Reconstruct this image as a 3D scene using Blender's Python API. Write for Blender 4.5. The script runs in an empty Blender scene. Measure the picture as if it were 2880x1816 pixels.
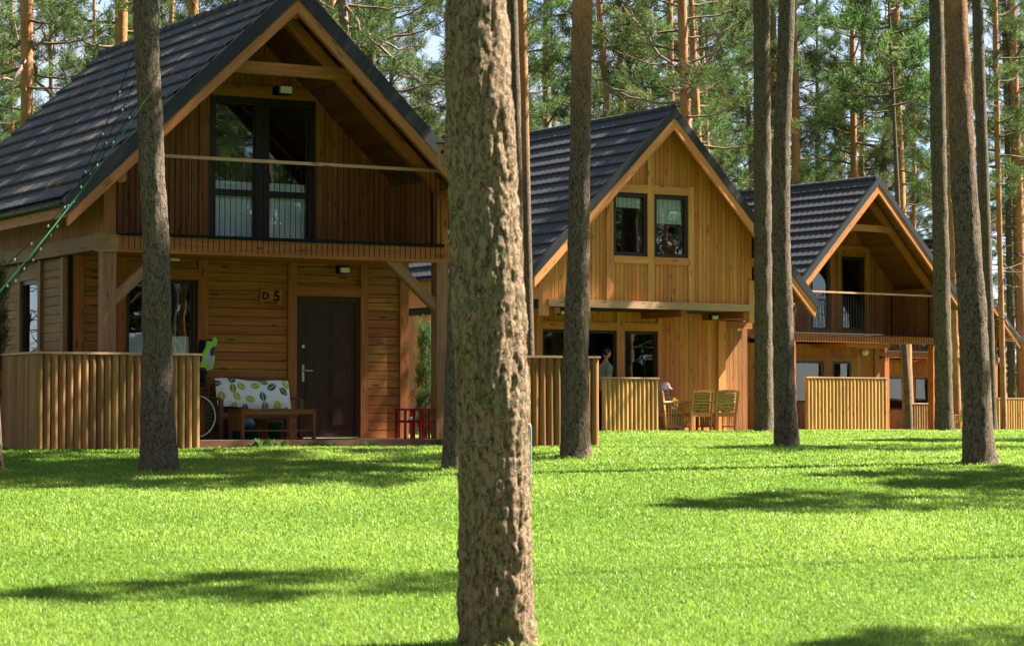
import bpy, math, random
import numpy as np
from mathutils import Vector, Matrix, noise
random.seed(7); rng = np.random.default_rng(11)
sc = bpy.context.scene
C = sc.collection
R = math.radians

# ------------------------------------------------------------------ camera
FPX, HOR, CX, CY, CAMZ = 6900.0, 1166.0, 1440.0, 908.0, 0.5
PITCH = math.atan((HOR-CY)/FPX)
cd = bpy.data.cameras.new('camera'); cam = bpy.data.objects.new('camera', cd); C.objects.link(cam)
cd.sensor_width = 36; cd.lens = 36*FPX/2880; cd.clip_start = .5; cd.clip_end = 2000
cam.location = (0, 0, CAMZ); cam.rotation_euler = (R(90)+PITCH, 0, 0)
cd.dof.use_dof = True; cd.dof.focus_distance = 38; cd.dof.aperture_fstop = 5.0
sc.camera = cam

# ------------------------------------------------------------------ light
AZ, EL = R(72), R(50)
SUN = Vector((math.cos(EL)*math.sin(AZ), math.cos(EL)*math.cos(AZ), math.sin(EL)))
w = bpy.data.worlds.new('World'); sc.world = w; w.use_nodes = True
nt = w.node_tree; nt.nodes.clear()
out = nt.nodes.new('ShaderNodeOutputWorld'); bg = nt.nodes.new('ShaderNodeBackground')
sky = nt.nodes.new('ShaderNodeTexSky'); sky.sky_type = 'NISHITA'; sky.sun_disc = False
sky.sun_elevation = EL; sky.sun_rotation = AZ; sky.air_density = .6; sky.dust_density = .4
tc = nt.nodes.new('ShaderNodeTexCoord'); mp = nt.nodes.new('ShaderNodeMapping'); mp.inputs['Scale'].default_value = (1.2, 1.2, 3.2)
cn = nt.nodes.new('ShaderNodeTexNoise'); cn.inputs['Scale'].default_value = 3.2; cn.inputs['Detail'].default_value = 7; cn.inputs['Roughness'].default_value = .55
cr = nt.nodes.new('ShaderNodeValToRGB'); cr.color_ramp.elements[0].position = .42; cr.color_ramp.elements[1].position = .62
mx = nt.nodes.new('ShaderNodeMix'); mx.data_type = 'RGBA'; mx.inputs[7].default_value = (2.7, 3.0, 3.5, 1)
nt.links.new(tc.outputs['Generated'], mp.inputs['Vector']); nt.links.new(mp.outputs[0], cn.inputs['Vector'])
nt.links.new(cn.outputs['Fac'], cr.inputs['Fac']); nt.links.new(cr.outputs['Color'], mx.inputs[0])
nt.links.new(sky.outputs[0], mx.inputs[6]); nt.links.new(mx.outputs[2], bg.inputs['Color'])
bg.inputs['Strength'].default_value = .05
nt.links.new(bg.outputs[0], out.inputs['Surface'])
sl = bpy.data.lights.new('sun', 'SUN'); so = bpy.data.objects.new('sun', sl); C.objects.link(so)
sl.energy = 5.0; sl.angle = R(.55); sl.color = (1, .93, .80)
so.rotation_euler = SUN.to_track_quat('Z', 'Y').to_euler(); so.location = (30, 10, 60)
sc.view_settings.view_transform = 'Standard'; sc.view_settings.look = 'None'
sc.view_settings.exposure = 2.62; sc.view_settings.gamma = 1
sc.cycles.max_bounces = 8; sc.cycles.transparent_max_bounces = 12
sc.cycles.diffuse_bounces = 4; sc.cycles.sample_clamp_indirect = 6

# ------------------------------------------------------------------ helpers
def tag(o, label=None, cat=None, group=None, kind=None):
    if label: o['label'] = label
    if cat: o['category'] = cat
    if group: o['group'] = group
    if kind: o['kind'] = kind
    return o
def empty(name, loc=(0,0,0), rz=0, label=None, cat=None, group=None):
    o = bpy.data.objects.new(name, None); C.objects.link(o); o.empty_display_size = .2
    o.location = loc; o.rotation_euler = (0, 0, rz); return tag(o, label, cat, group)
def copy_tree(o, parent=None):
    c = o.copy(); C.objects.link(c); c.parent = parent
    for ch in o.children: copy_tree(ch, c)
    return c
def nrm(v): v = np.asarray(v, float); return v/np.linalg.norm(v)

class MB:
    def __init__(s): s.v = []; s.f = []; s.uv = []; s.sm = []; s.mi = []; s.cur = 0
    def add(s, verts, faces, uvs=None, smooth=False, M=None):
        b = len(s.v)
        if M is not None: verts = [M @ Vector(p) for p in verts]
        s.v += [tuple(p) for p in verts]
        for k, f in enumerate(faces):
            s.f.append(tuple(b+i for i in f)); s.sm.append(smooth); s.mi.append(s.cur)
            s.uv.append(uvs[k] if uvs else [(verts[i][0]+verts[i][1], verts[i][2]) for i in f])
    def hexa(s, P, ou=None):   # P: 8 corner points, index = a*4+b*2+c ; a along the length
        P = [np.array(p, float) for p in P]
        ou = random.random()*40 if ou is None else ou; ov = random.random()*40
        L = np.linalg.norm(P[4]-P[0]); W = np.linalg.norm(P[2]-P[0]); H = np.linalg.norm(P[1]-P[0])
        fs = [((0,4,5,1), L, H), ((2,3,7,6), H, L), ((0,2,6,4), W, L), ((1,5,7,3), L, W), ((0,1,3,2), H, W), ((4,6,7,5), W, H)]
        uv = [[(ou,ov),(ou+L,ov),(ou+L,ov+H),(ou,ov+H)],
              [(ou,ov+.3),(ou,ov+.3+H),(ou+L,ov+.3+H),(ou+L,ov+.3)],
              [(ou,ov+.6),(ou,ov+.6+W),(ou+L,ov+.6+W),(ou+L,ov+.6)],
              [(ou,ov+.9),(ou+L,ov+.9),(ou+L,ov+.9+W),(ou,ov+.9+W)],
              [(ou,ov),(ou+H*.05,ov),(ou+H*.05,ov+W),(ou,ov+W)],
              [(ou,ov),(ou,ov+W),(ou+H*.05,ov+W),(ou+H*.05,ov)]]
        s.add(P, [f[0] for f in fs], uv)
    def box(s, x0, x1, y0, y1, z0, z1, ax=None):
        d = (x1-x0, y1-y0, z1-z0)
        if ax is None: ax = max(range(3), key=lambda i: abs(d[i]))
        A = [(x0, x1), (y0, y1), (z0, z1)]
        o = [ax, (ax+1) % 3, (ax+2) % 3]; P = []
        for a in (0, 1):
            for b in (0, 1):
                for c in (0, 1):
                    p = [0, 0, 0]; p[o[0]] = A[o[0]][a]; p[o[1]] = A[o[1]][b]; p[o[2]] = A[o[2]][c]; P.append(p)
        s.hexa(P)
    def beam(s, p0, p1, wd, h, up=(0,0,1)):
        p0 = np.array(p0, float); p1 = np.array(p1, float); d = nrm(p1-p0)
        x = nrm(np.cross(d, up)); y = nrm(np.cross(x, d)); P = []
        for p in (p0, p1):
            for b in (-.5, .5):
                for c in (-.5, .5): P.append(p+x*wd*b*1+y*h*c)
        P = [P[0], P[1], P[2], P[3], P[4], P[5], P[6], P[7]]
        s.hexa(P)
    def tube(s, pts, rad, n=10, caps=True, smooth=True):
        pts = [np.array(p, float) for p in pts]
        if not hasattr(rad, '__len__'): rad = [rad]*len(pts)
        vs = []; L = 0; Ls = [0]
        for i in range(1, len(pts)): L += np.linalg.norm(pts[i]-pts[i-1]); Ls.append(L)
        d0 = nrm(pts[1]-pts[0]); ref = np.array([0,0,1.]) if abs(d0[2]) < .9 else np.array([1.,0,0])
        for i, p in enumerate(pts):
            d = nrm(pts[min(i+1, len(pts)-1)]-pts[max(i-1, 0)])
            x = nrm(np.cross(d, ref)); y = np.cross(d, x)
            for k in range(n):
                a = 2*math.pi*k/n; vs.append(p+rad[i]*(math.cos(a)*x+math.sin(a)*y))
        fs = []; uv = []; ou = random.random()*30; cir = 2*math.pi*max(rad)
        for i in range(len(pts)-1):
            for k in range(n):
                k2 = (k+1) % n
                fs.append((i*n+k, (i+1)*n+k, (i+1)*n+k2, i*n+k2))
                uv.append([(ou+Ls[i], cir*k/n), (ou+Ls[i+1], cir*k/n), (ou+Ls[i+1], cir*(k+1)/n), (ou+Ls[i], cir*(k+1)/n)])
        s.add(vs, fs, uv, smooth)
        if caps:
            m = len(pts)
            s.add(vs[:n], [tuple(range(n))], [[(ou+v[0], v[1]) for v in vs[:n]]])
            s.add(vs[(m-1)*n:], [tuple(reversed(range(n)))], [[(ou+v[0], v[1]) for v in reversed(vs[(m-1)*n:])]])
    def lathe(s, prof, n=16, c=(0,0,0), M=None):
        vs = []; fs = []
        for r, z in prof:
            for k in range(n):
                a = 2*math.pi*k/n; vs.append((c[0]+r*math.cos(a), c[1]+r*math.sin(a), c[2]+z))
        for i in range(len(prof)-1):
            for k in range(n):
                k2 = (k+1) % n; fs.append((i*n+k, i*n+k2, (i+1)*n+k2, (i+1)*n+k))
        s.add(vs, fs, None, True, M)
    def build(s, name, mat, parent=None, smooth=None):
        me = bpy.data.meshes.new(name); me.from_pydata(s.v, [], s.f)
        ul = me.uv_layers.new(name='UVMap')
        flat = [c for f in s.uv for p in f for c in p]
        ul.data.foreach_set('uv', flat)
        me.polygons.foreach_set('use_smooth', s.sm if smooth is None else [smooth]*len(s.sm))
        me.polygons.foreach_set('material_index', s.mi)
        for m in (mat if isinstance(mat, (list, tuple)) else [mat]): me.materials.append(m)
        me.update()
        o = bpy.data.objects.new(name, me); C.objects.link(o); o.parent = parent
        return o
def part(name, mat, parent, fn, *a, **k):
    m = MB(); fn(m, *a, **k); return m.build(name, mat, parent)
def pbox(name, mat, parent, *b): return part(name, mat, parent, lambda m: m.box(*b))

# ------------------------------------------------------------------ materials
def newmat(name):
    m = bpy.data.materials.new(name); m.use_nodes = True; n = m.node_tree
    p = n.nodes['Principled BSDF']; return m, n, p
def ramp(n, fac, stops):
    r = n.nodes.new('ShaderNodeValToRGB'); e = r.color_ramp.elements
    while len(e) < len(stops): e.new(.5)
    for i, (p, c) in enumerate(stops): e[i].position = p; e[i].color = (*c, 1) if len(c) == 3 else c
    n.links.new(fac, r.inputs['Fac']); return r.outputs['Color']
def mixc(n, fac, a, b, mode='MIX'):
    m = n.nodes.new('ShaderNodeMix'); m.data_type = 'RGBA'; m.blend_type = mode
    for k, v in ((0, fac), (6, a), (7, b)):
        if isinstance(v, bpy.types.NodeSocket): n.links.new(v, m.inputs[k])
        elif k == 0: m.inputs[0].default_value = v
        else: m.inputs[k].default_value = (*v, 1)
    return m.outputs[2]
def math_(n, op, a, b=0.0, c=None):
    m = n.nodes.new('ShaderNodeMath'); m.operation = op
    for k, v in enumerate((a, b) if c is None else (a, b, c)):
        if isinstance(v, bpy.types.NodeSocket): n.links.new(v, m.inputs[k])
        else: m.inputs[k].default_value = v
    return m.outputs[0]
def noisen(n, vec, scale, detail=4, rough=.55, sc3=None):
    if sc3:
        mp = n.nodes.new('ShaderNodeMapping'); mp.inputs['Scale'].default_value = sc3; n.links.new(vec, mp.inputs['Vector']); vec = mp.outputs[0]
    t = n.nodes.new('ShaderNodeTexNoise'); t.inputs['Scale'].default_value = scale; t.inputs['Detail'].default_value = detail
    t.inputs['Roughness'].default_value = rough; n.links.new(vec, t.inputs['Vector']); return t.outputs['Fac']
def voro(n, vec, scale, sc3=None, feat='F1'):
    if sc3:
        mp = n.nodes.new('ShaderNodeMapping'); mp.inputs['Scale'].default_value = sc3; n.links.new(vec, mp.inputs['Vector']); vec = mp.outputs[0]
    t = n.nodes.new('ShaderNodeTexVoronoi'); t.feature = feat; t.inputs['Scale'].default_value = scale; n.links.new(vec, t.inputs['Vector'])
    return t.outputs['Distance']
def bump(n, p, h, dist, strength=1.0):
    b = n.nodes.new('ShaderNodeBump'); b.inputs['Distance'].default_value = dist; b.inputs['Strength'].default_value = strength
    n.links.new(h, b.inputs['Height']); n.links.new(b.outputs[0], p.inputs['Normal'])

K = .52   # real-world albedo level of every painted, wooden and leafy surface
def kk_(c, k=None): return tuple(v*(k or K) for v in c)
def m_wood(name, light, dark, rough=.6, var=.35, objrand=False, weather=None, knots=True):
    light, dark = kk_(light), kk_(dark); weather = kk_(weather) if weather else None
    m, n, p = newmat(name)
    uv = n.nodes.new('ShaderNodeTexCoord').outputs['UV']
    g = noisen(n, uv, 1.0, 6, .6, (1.6, 26, 1)); g2 = noisen(n, uv, 1.0, 2, .5, (.5, 5, 1))
    col = ramp(n, g, [(.3, dark), (.68, light)])
    col = mixc(n, ramp(n, g2, [(.35, (0,0,0)), (.7, (.45,.45,.45))]), col, tuple(c*.62 for c in dark))
    if knots:
        k = voro(n, uv, 1.0, (1.9, 8.5, 1))
        kk = ramp(n, k, [(.09, (1,1,1)), (.19, (0,0,0))])
        col = mixc(n, math_(n, 'MULTIPLY', kk, .8), col, tuple(c*.22 for c in dark))
    if objrand:
        r = n.nodes.new('ShaderNodeObjectInfo').outputs['Random']
    else:
        r = n.nodes.new('ShaderNodeNewGeometry').outputs['Random Per Island']
    hsv = n.nodes.new('ShaderNodeHueSaturation')
    n.links.new(math_(n, 'MULTIPLY_ADD', r, var*1.0, 1-var*.55), hsv.inputs['Value'])
    n.links.new(math_(n, 'MULTIPLY_ADD', math_(n, 'FRACT', math_(n, 'MULTIPLY', r, 7.3)), .022, .489), hsv.inputs['Hue'])
    n.links.new(col, hsv.inputs['Color']); col = hsv.outputs[0]
    if weather:
        ob = n.nodes.new('ShaderNodeTexCoord').outputs['Object']
        wn = noisen(n, ob, 1.3, 5, .6, (1, 1, .5))
        col = mixc(n, math_(n, 'MULTIPLY', ramp(n, wn, [(.45, (0,0,0)), (.75, (1,1,1))]), .6), col, weather)
    n.links.new(col, p.inputs['Base Color']); p.inputs['Roughness'].default_value = rough
    p.inputs['Specular IOR Level'].default_value = .3
    bump(n, p, g, .004, .6)
    return m
def m_plain(name, col, rough=.6, metal=0, nz=.12, scale=8, bmp=0, spec=.4):
    m, n, p = newmat(name); col = kk_(col) if not metal else col
    ob = n.nodes.new('ShaderNodeTexCoord').outputs['Object']
    f = noisen(n, ob, scale, 5, .6)
    c = ramp(n, f, [(.3, tuple(v*(1-nz) for v in col)), (.7, tuple(min(1, v*(1+nz)) for v in col))])
    n.links.new(c, p.inputs['Base Color']); p.inputs['Roughness'].default_value = rough; p.inputs['Metallic'].default_value = metal
    p.inputs['Specular IOR Level'].default_value = spec
    if bmp: bump(n, p, f, bmp)
    return m
W_HOR = m_wood('stained_horizontal_siding', (.86,.315,.066), (.46,.145,.028), var=.24)
W_VER = m_wood('stained_vertical_siding', (.86,.30,.060), (.46,.135,.024), var=.30)
W_BEAM = m_wood('stained_beam', (.86,.32,.070), (.50,.16,.03), var=.15)
W_RAFT = m_wood('pale_rafter', (.95,.40,.12), (.62,.22,.05), var=.12)
W_YEL = m_wood('yellow_pine_siding', (1.42,.56,.150), (1.0,.33,.07), var=.25)
W_YELB = m_wood('yellow_pine_beam', (1.48,.62,.20), (1.1,.41,.11), var=.15)
W_ORA = m_wood('orange_siding', (1.05,.36,.07), (.62,.17,.03), var=.3)
W_HON = m_wood('honey_siding', (.8,.38,.12), (.5,.2,.05), var=.3)
W_SIDE = m_wood('weathered_side_siding', (.66,.30,.11), (.40,.16,.05), var=.3, weather=(.44,.26,.14))
W_POST = m_wood('weathered_post', (.62,.33,.15), (.38,.18,.07), var=.15)
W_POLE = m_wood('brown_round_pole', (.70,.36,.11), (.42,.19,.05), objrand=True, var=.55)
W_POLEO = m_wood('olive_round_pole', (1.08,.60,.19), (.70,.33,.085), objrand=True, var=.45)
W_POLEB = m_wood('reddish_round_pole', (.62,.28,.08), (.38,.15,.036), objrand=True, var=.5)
W_RAIL = m_wood('pale_capping', (1.05,.66,.40), (.8,.46,.25), var=.1)
W_DECK = m_wood('deck_boards', (.36,.17,.10), (.20,.085,.05), var=.3)
W_FURN = m_wood('garden_furniture_wood', (.40,.17,.055), (.24,.09,.028), var=.2, knots=False)
W_FURNL = m_wood('pale_furniture_wood', (1.25,.56,.20), (.9,.36,.11), var=.2, knots=False)
W_DOOR = m_wood('dark_brown_door', (.13,.055,.03), (.07,.028,.016), var=.1, knots=False, rough=.45)
W_FRAME = m_plain('window_frame_brown', (.045,.02,.013), .4)
M_DARK = m_plain('dark_backing', (.03,.016,.008), .9)
M_BLK = m_plain('black_metal', (.014,.016,.02), .8, 0, spec=.15)
M_VERGE = m_plain('roof_verge_metal', (.022,.026,.034), .55, 0)
M_WHITE = m_plain('white_plastic', (1.3,1.3,1.28), .4)
M_BLIND = m_plain('white_blind', (1.6,1.65,1.6), .7, nz=.06)
M_CURT = m_plain('pale_curtain', (1.45,1.5,1.5), .8, nz=.06)
M_STEEL = m_plain('brushed_steel', (.6,.6,.58), .3, 1)
M_GALV = m_plain('galvanised_pipe', (.36,.44,.48), .4, .6)
M_RED = m_plain('red_paint', (.52,.012,.03), .4)
M_GREEN = m_plain('green_plastic', (.02,.28,.07), .4)
M_TEAL = m_plain('teal_plastic', (.02,.2,.16), .4)
M_BLUE = m_plain('blue_white_plastic', (.2,.42,.7), .4, nz=.5, scale=5)
M_RUB = m_plain('tyre_rubber', (.02,.02,.02), .7)
M_CHR = m_plain('rim_silver', (.62,.64,.66), .3, .7)
M_HIVIS = m_plain('high_visibility_cloth', (.42,.85,.04), .6, nz=.08)
M_REFL = m_plain('grey_reflective_tape', (.5,.55,.58), .35)
M_NAVY = m_plain('navy_fabric', (.02,.05,.09), .8)
M_LAMP = m_plain('lamp_cover', (1.5,1.35,1.4), .5)
M_ROPE = m_plain('green_rope', (.012,.25,.06), .6)
M_CABLE = m_plain('black_cable', (.01,.012,.012), .6)
M_GUT = m_plain('gutter_metal', (.10,.10,.09), .4, .5)
M_SKIN = m_plain('skin', (.95,.46,.32), .55, nz=.05)
M_HAIR = m_plain('dark_hair', (.012,.009,.007), .7)
M_SHIRT = m_plain('grey_green_tshirt', (.38,.42,.40), .9)
M_JEAN = m_plain('dark_trousers', (.03,.035,.05), .9)
M_PINK = m_plain('pink_jacket', (.85,.38,.42), .9)
M_LILAC = m_plain('lilac_scarf', (.8,.66,.95), .9)
M_YELLOW = m_plain('yellow_cloth', (.80,.42,.012), .8)
M_CLOTHW = m_plain('white_towel', (.72,.78,.78), .9)
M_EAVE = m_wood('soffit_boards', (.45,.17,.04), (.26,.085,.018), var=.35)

def m_roof(name, litter=.0):
    m, n, p = newmat(name)
    ob = n.nodes.new('ShaderNodeTexCoord').outputs['Object']
    f = noisen(n, ob, 30, 6, .7); f2 = noisen(n, ob, 1.2, 4, .6)
    c = ramp(n, f, [(.3, (.011,.013,.019)), (.7, (.034,.037,.048))])
    c = mixc(n, math_(n, 'MULTIPLY', f2, .3), c, (.045,.045,.05))
    if litter:
        k = noisen(n, ob, 2.2, 7, .72, (1, 1.8, 1)); k = ramp(n, k, [(.55, (0,0,0)), (.64, (1,1,1))])
        c = mixc(n, math_(n, 'MULTIPLY', k, litter), c, (.24,.125,.06))
    n.links.new(c, p.inputs['Base Color']); p.inputs['Roughness'].default_value = .7; p.inputs['Specular IOR Level'].default_value = .35
    bump(n, p, f, .006, .7); return m
M_ROOF = m_roof('dark_metal_tile'); M_ROOFL = m_roof('dark_metal_tile_with_needle_litter', .55)

def m_glass():
    m, n, p = newmat('window_glass'); n.nodes.remove(p)
    o = n.nodes['Material Output']
    g = n.nodes.new('ShaderNodeBsdfGlossy'); g.inputs['Roughness'].default_value = .0; g.inputs['Color'].default_value = (.95,.97,1,1)
    t = n.nodes.new('ShaderNodeBsdfTransparent'); t.inputs['Color'].default_value = (.93,.95,.94,1)
    fr = n.nodes.new('ShaderNodeFresnel'); fr.inputs['IOR'].default_value = 1.52
    tcn = n.nodes.new('ShaderNodeTexCoord').outputs['Object']
    f = noisen(n, tcn, 1.2, 1); b = n.nodes.new('ShaderNodeBump'); b.inputs['Distance'].default_value = .003
    n.links.new(f, b.inputs['Height']); n.links.new(b.outputs[0], g.inputs['Normal'])
    fac = math_(n, 'MULTIPLY', fr.outputs[0], 1.35)
    x = n.nodes.new('ShaderNodeMixShader'); n.links.new(fac, x.inputs[0]); n.links.new(t.outputs[0], x.inputs[1]); n.links.new(g.outputs[0], x.inputs[2])
    n.links.new(x.outputs[0], o.inputs['Surface']); return m
M_GLASS = m_glass()

def m_bark(name, low, lowd, high, highd, h0, h1, vs=14, lichen=None, bd=.03):
    low, lowd, high, highd = [kk_(c_, .66) for c_ in (low, lowd, high, highd)]; lichen = kk_(lichen) if lichen else None
    m, n, p = newmat(name)
    ob = n.nodes.new('ShaderNodeTexCoord').outputs['Object']
    sx = n.nodes.new('ShaderNodeSeparateXYZ'); n.links.new(ob, sx.inputs[0])
    wob = n.nodes.new('ShaderNodeMapping'); n.links.new(ob, wob.inputs['Vector'])
    nv = n.nodes.new('ShaderNodeTexNoise'); nv.inputs['Scale'].default_value = 9; nv.inputs['Detail'].default_value = 3; n.links.new(ob, nv.inputs['Vector'])
    va = n.nodes.new('ShaderNodeVectorMath'); va.operation = 'MULTIPLY_ADD'; va.inputs[1].default_value = (.09, .09, .30)
    n.links.new(nv.outputs['Color'], va.inputs[0]); n.links.new(ob, va.inputs[2])
    v = noisen(n, va.outputs[0], vs*1.9, 3, .6, (1, 1, .3)); v = math_(n, 'ABSOLUTE', math_(n, 'SUBTRACT', v, .5))
    f = noisen(n, ob, 34, 7, .72, (1, 1, .45)); f2 = noisen(n, ob, 4, 4, .6, (1, 1, .5))
    hv = math_(n, 'ADD', math_(n, 'MULTIPLY', ramp(n, v, [(.0, (0,0,0)), (.11, (1,1,1))]), .62), math_(n, 'MULTIPLY', f, 1.6))
    cl = ramp(n, math_(n, 'MULTIPLY', hv, .55), [(.40, lowd), (.68, low)])
    ch = ramp(n, math_(n, 'MULTIPLY_ADD', f, .6, math_(n, 'MULTIPLY', f2, .4)), [(.36, highd), (.62, high)])
    hz = math_(n, 'MULTIPLY_ADD', f2, (h1-h0)*1.1, math_(n, 'SUBTRACT', sx.outputs['Z'], (h1-h0)*.55))
    mr = n.nodes.new('ShaderNodeMapRange'); mr.inputs['From Min'].default_value = h0; mr.inputs['From Max'].default_value = h1
    n.links.new(hz, mr.inputs['Value'])
    c = mixc(n, mr.outputs[0], cl, ch)
    if lichen:
        q = noisen(n, ob, 16, 5, .7); q2 = noisen(n, ob, 2.2, 2)
        q = ramp(n, math_(n, 'MULTIPLY_ADD', q, .7, math_(n, 'MULTIPLY', q2, .35)), [(.55, (0,0,0)), (.64, (1,1,1))])
        c = mixc(n, math_(n, 'MULTIPLY', q, .55), c, lichen)
    n.links.new(c, p.inputs['Base Color']); p.inputs['Roughness'].default_value = .92; p.inputs['Specular IOR Level'].default_value = .15
    bump(n, p, hv, bd, .9); return m
GR, GRD, OR, ORD = (.22,.158,.11), (.030,.022,.016), (.74,.36,.15), (.30,.12,.05)
B_FORE = m_bark('lichen_covered_bark', (.38,.25,.155), (.055,.034,.022), OR, ORD, 40, 41, 15, (.20,.26,.12), .011)
B_GREY = m_bark('grey_furrowed_bark', GR, GRD, OR, ORD, 40, 41, 16, (.22,.24,.14), .010)
B_MID = m_bark('bark_turning_orange_high_up', GR, GRD, OR, ORD, 4.2, 6.4, 16, None, .010)
B_MID2 = m_bark('bark_turning_orange_at_mid_height', GR, GRD, (.5,.24,.10), ORD, 3.6, 7.0, 16, None, .010)
B_ORA = m_bark('orange_flaky_bark', (.34,.18,.10), (.12,.06,.035), OR, ORD, -1, 2.5, 12, None, .007)
B_PALE = m_bark('pale_grey_bark', (.34,.27,.21), (.15,.11,.09), (.40,.30,.23), (.2,.13,.1), 2, 6, 14, None, .007)
B_TWIG = m_plain('bare_twig_bark', (.20,.125,.08), .9, nz=.4, scale=4)

def m_leaf(name, c1, c2, trans=.35, k=None):
    c1, c2 = kk_(c1, k), kk_(c2, k)
    m, n, p = newmat(name); o = n.nodes['Material Output']
    ri = n.nodes.new('ShaderNodeObjectInfo').outputs['Random']
    at = n.nodes.new('ShaderNodeAttribute'); at.attribute_name = 'shade'
    c = ramp(n, at.outputs['Fac'], [(0, c1), (1, c2)])
    hsv = n.nodes.new('ShaderNodeHueSaturation'); n.links.new(c, hsv.inputs['Color'])
    n.links.new(math_(n, 'MULTIPLY_ADD', ri, .05, .48), hsv.inputs['Hue']); n.links.new(math_(n, 'MULTIPLY_ADD', ri, .5, .75), hsv.inputs['Value'])
    n.links.new(hsv.outputs[0], p.inputs['Base Color']); p.inputs['Roughness'].default_value = .42 if name == 'grass_blades' else .65; p.inputs['Specular IOR Level'].default_value = .18 if name == 'grass_blades' else .12
    t = n.nodes.new('ShaderNodeBsdfTranslucent'); n.links.new(hsv.outputs[0], t.inputs['Color'])
    x = n.nodes.new('ShaderNodeMixShader'); x.inputs[0].default_value = trans
    n.links.new(p.outputs[0], x.inputs[1]); n.links.new(t.outputs[0], x.inputs[2]); n.links.new(x.outputs[0], o.inputs['Surface'])
    return m
M_NEEDLE = m_leaf('pine_needles', (.035,.085,.035), (.24,.31,.07), .38, .60)
M_NEEDLE2 = m_leaf('spruce_needles', (.03,.08,.03), (.12,.19,.055), .3, .8)
M_WEED = m_leaf('weed_leaves', (.06,.14,.05), (.16,.28,.08), .35)
M_GRASS = m_leaf('grass_blades', (.13,.28,.010), (.66,.79,.14), .50)

# ------------------------------------------------------------------ ground
GY = np.array([-60, 0, 8, 15.3, 20, 25, 30, 34, 52, 60, 70, 86, 100, 500.]); GZ = np.array([-1.6,-1.45,-1.25,-.935,-.69,-.41,-.16,0,.14,.11,0,-.2,-.3,-.3])
def gz(x, y): return np.interp(y, GY, GZ)
def grid_sheet(name, mat, xs, ys, dz=0):
    X, Yg = np.meshgrid(xs, ys); Z = gz(X, Yg)+dz
    v = np.stack([X.ravel(), Yg.ravel(), Z.ravel()], 1); nx = len(xs)
    fs = [(j*nx+i, j*nx+i+1, (j+1)*nx+i+1, (j+1)*nx+i) for j in range(len(ys)-1) for i in range(nx-1)]
    me = bpy.data.meshes.new(name); me.from_pydata(v.tolist(), [], fs); me.materials.append(mat)
    me.polygons.foreach_set('use_smooth', [True]*len(fs))
    o = bpy.data.objects.new(name, me); C.objects.link(o); return o
def m_ground(name, a, b, c):
    a, b, c = map(kk_, (a, b, c))
    m, n, p = newmat(name); ob = n.nodes.new('ShaderNodeTexCoord').outputs['Object']
    f = noisen(n, ob, 18, 8, .7); f2 = noisen(n, ob, .5, 5, .6)
    col = mixc(n, math_(n, 'MULTIPLY', f2, .7), ramp(n, f, [(.35, a), (.65, b)]), c)
    n.links.new(col, p.inputs['Base Color']); p.inputs['Roughness'].default_value = .95; p.inputs['Specular IOR Level'].default_value = .1
    bump(n, p, f, .03); return m
lawn = grid_sheet('lawn', m_ground('lawn_soil_and_thatch', (.07,.15,.015), (.15,.27,.03), (.12,.20,.03)),
                  np.linspace(-80, 80, 33), np.concatenate([np.linspace(-60, 8, 12), np.linspace(9, 92, 84)]))
tag(lawn, kind='structure')
ff = grid_sheet('forest_floor', m_ground('needle_covered_forest_floor', (.05,.035,.022), (.13,.085,.05), (.08,.09,.04)),
                np.linspace(-400, 400, 21), np.linspace(92, 600, 40)); tag(ff, kind='structure')

def mesh_np(name, V, F, mats, mi=None, shade=None, uv=None):
    """V (n,3), F (m,k) with k = 3 or 4"""
    me = bpy.data.meshes.new(name); n = len(V); m, k = F.shape
    me.vertices.add(n); me.vertices.foreach_set('co', V.astype(np.float32).ravel())
    me.loops.add(m*k); me.loops.foreach_set('vertex_index', F.astype(np.int32).ravel())
    me.polygons.add(m); me.polygons.foreach_set('loop_start', np.arange(0, m*k, k, dtype=np.int32)); 
    if mi is not None: me.polygons.foreach_set('material_index', mi.astype(np.int32))
    if shade is not None:
        a = me.attributes.new('shade', 'FLOAT', 'POINT'); a.data.foreach_set('value', shade.astype(np.float32))
    for t in mats: me.materials.append(t)
    me.update(calc_edges=True); return me

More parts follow.
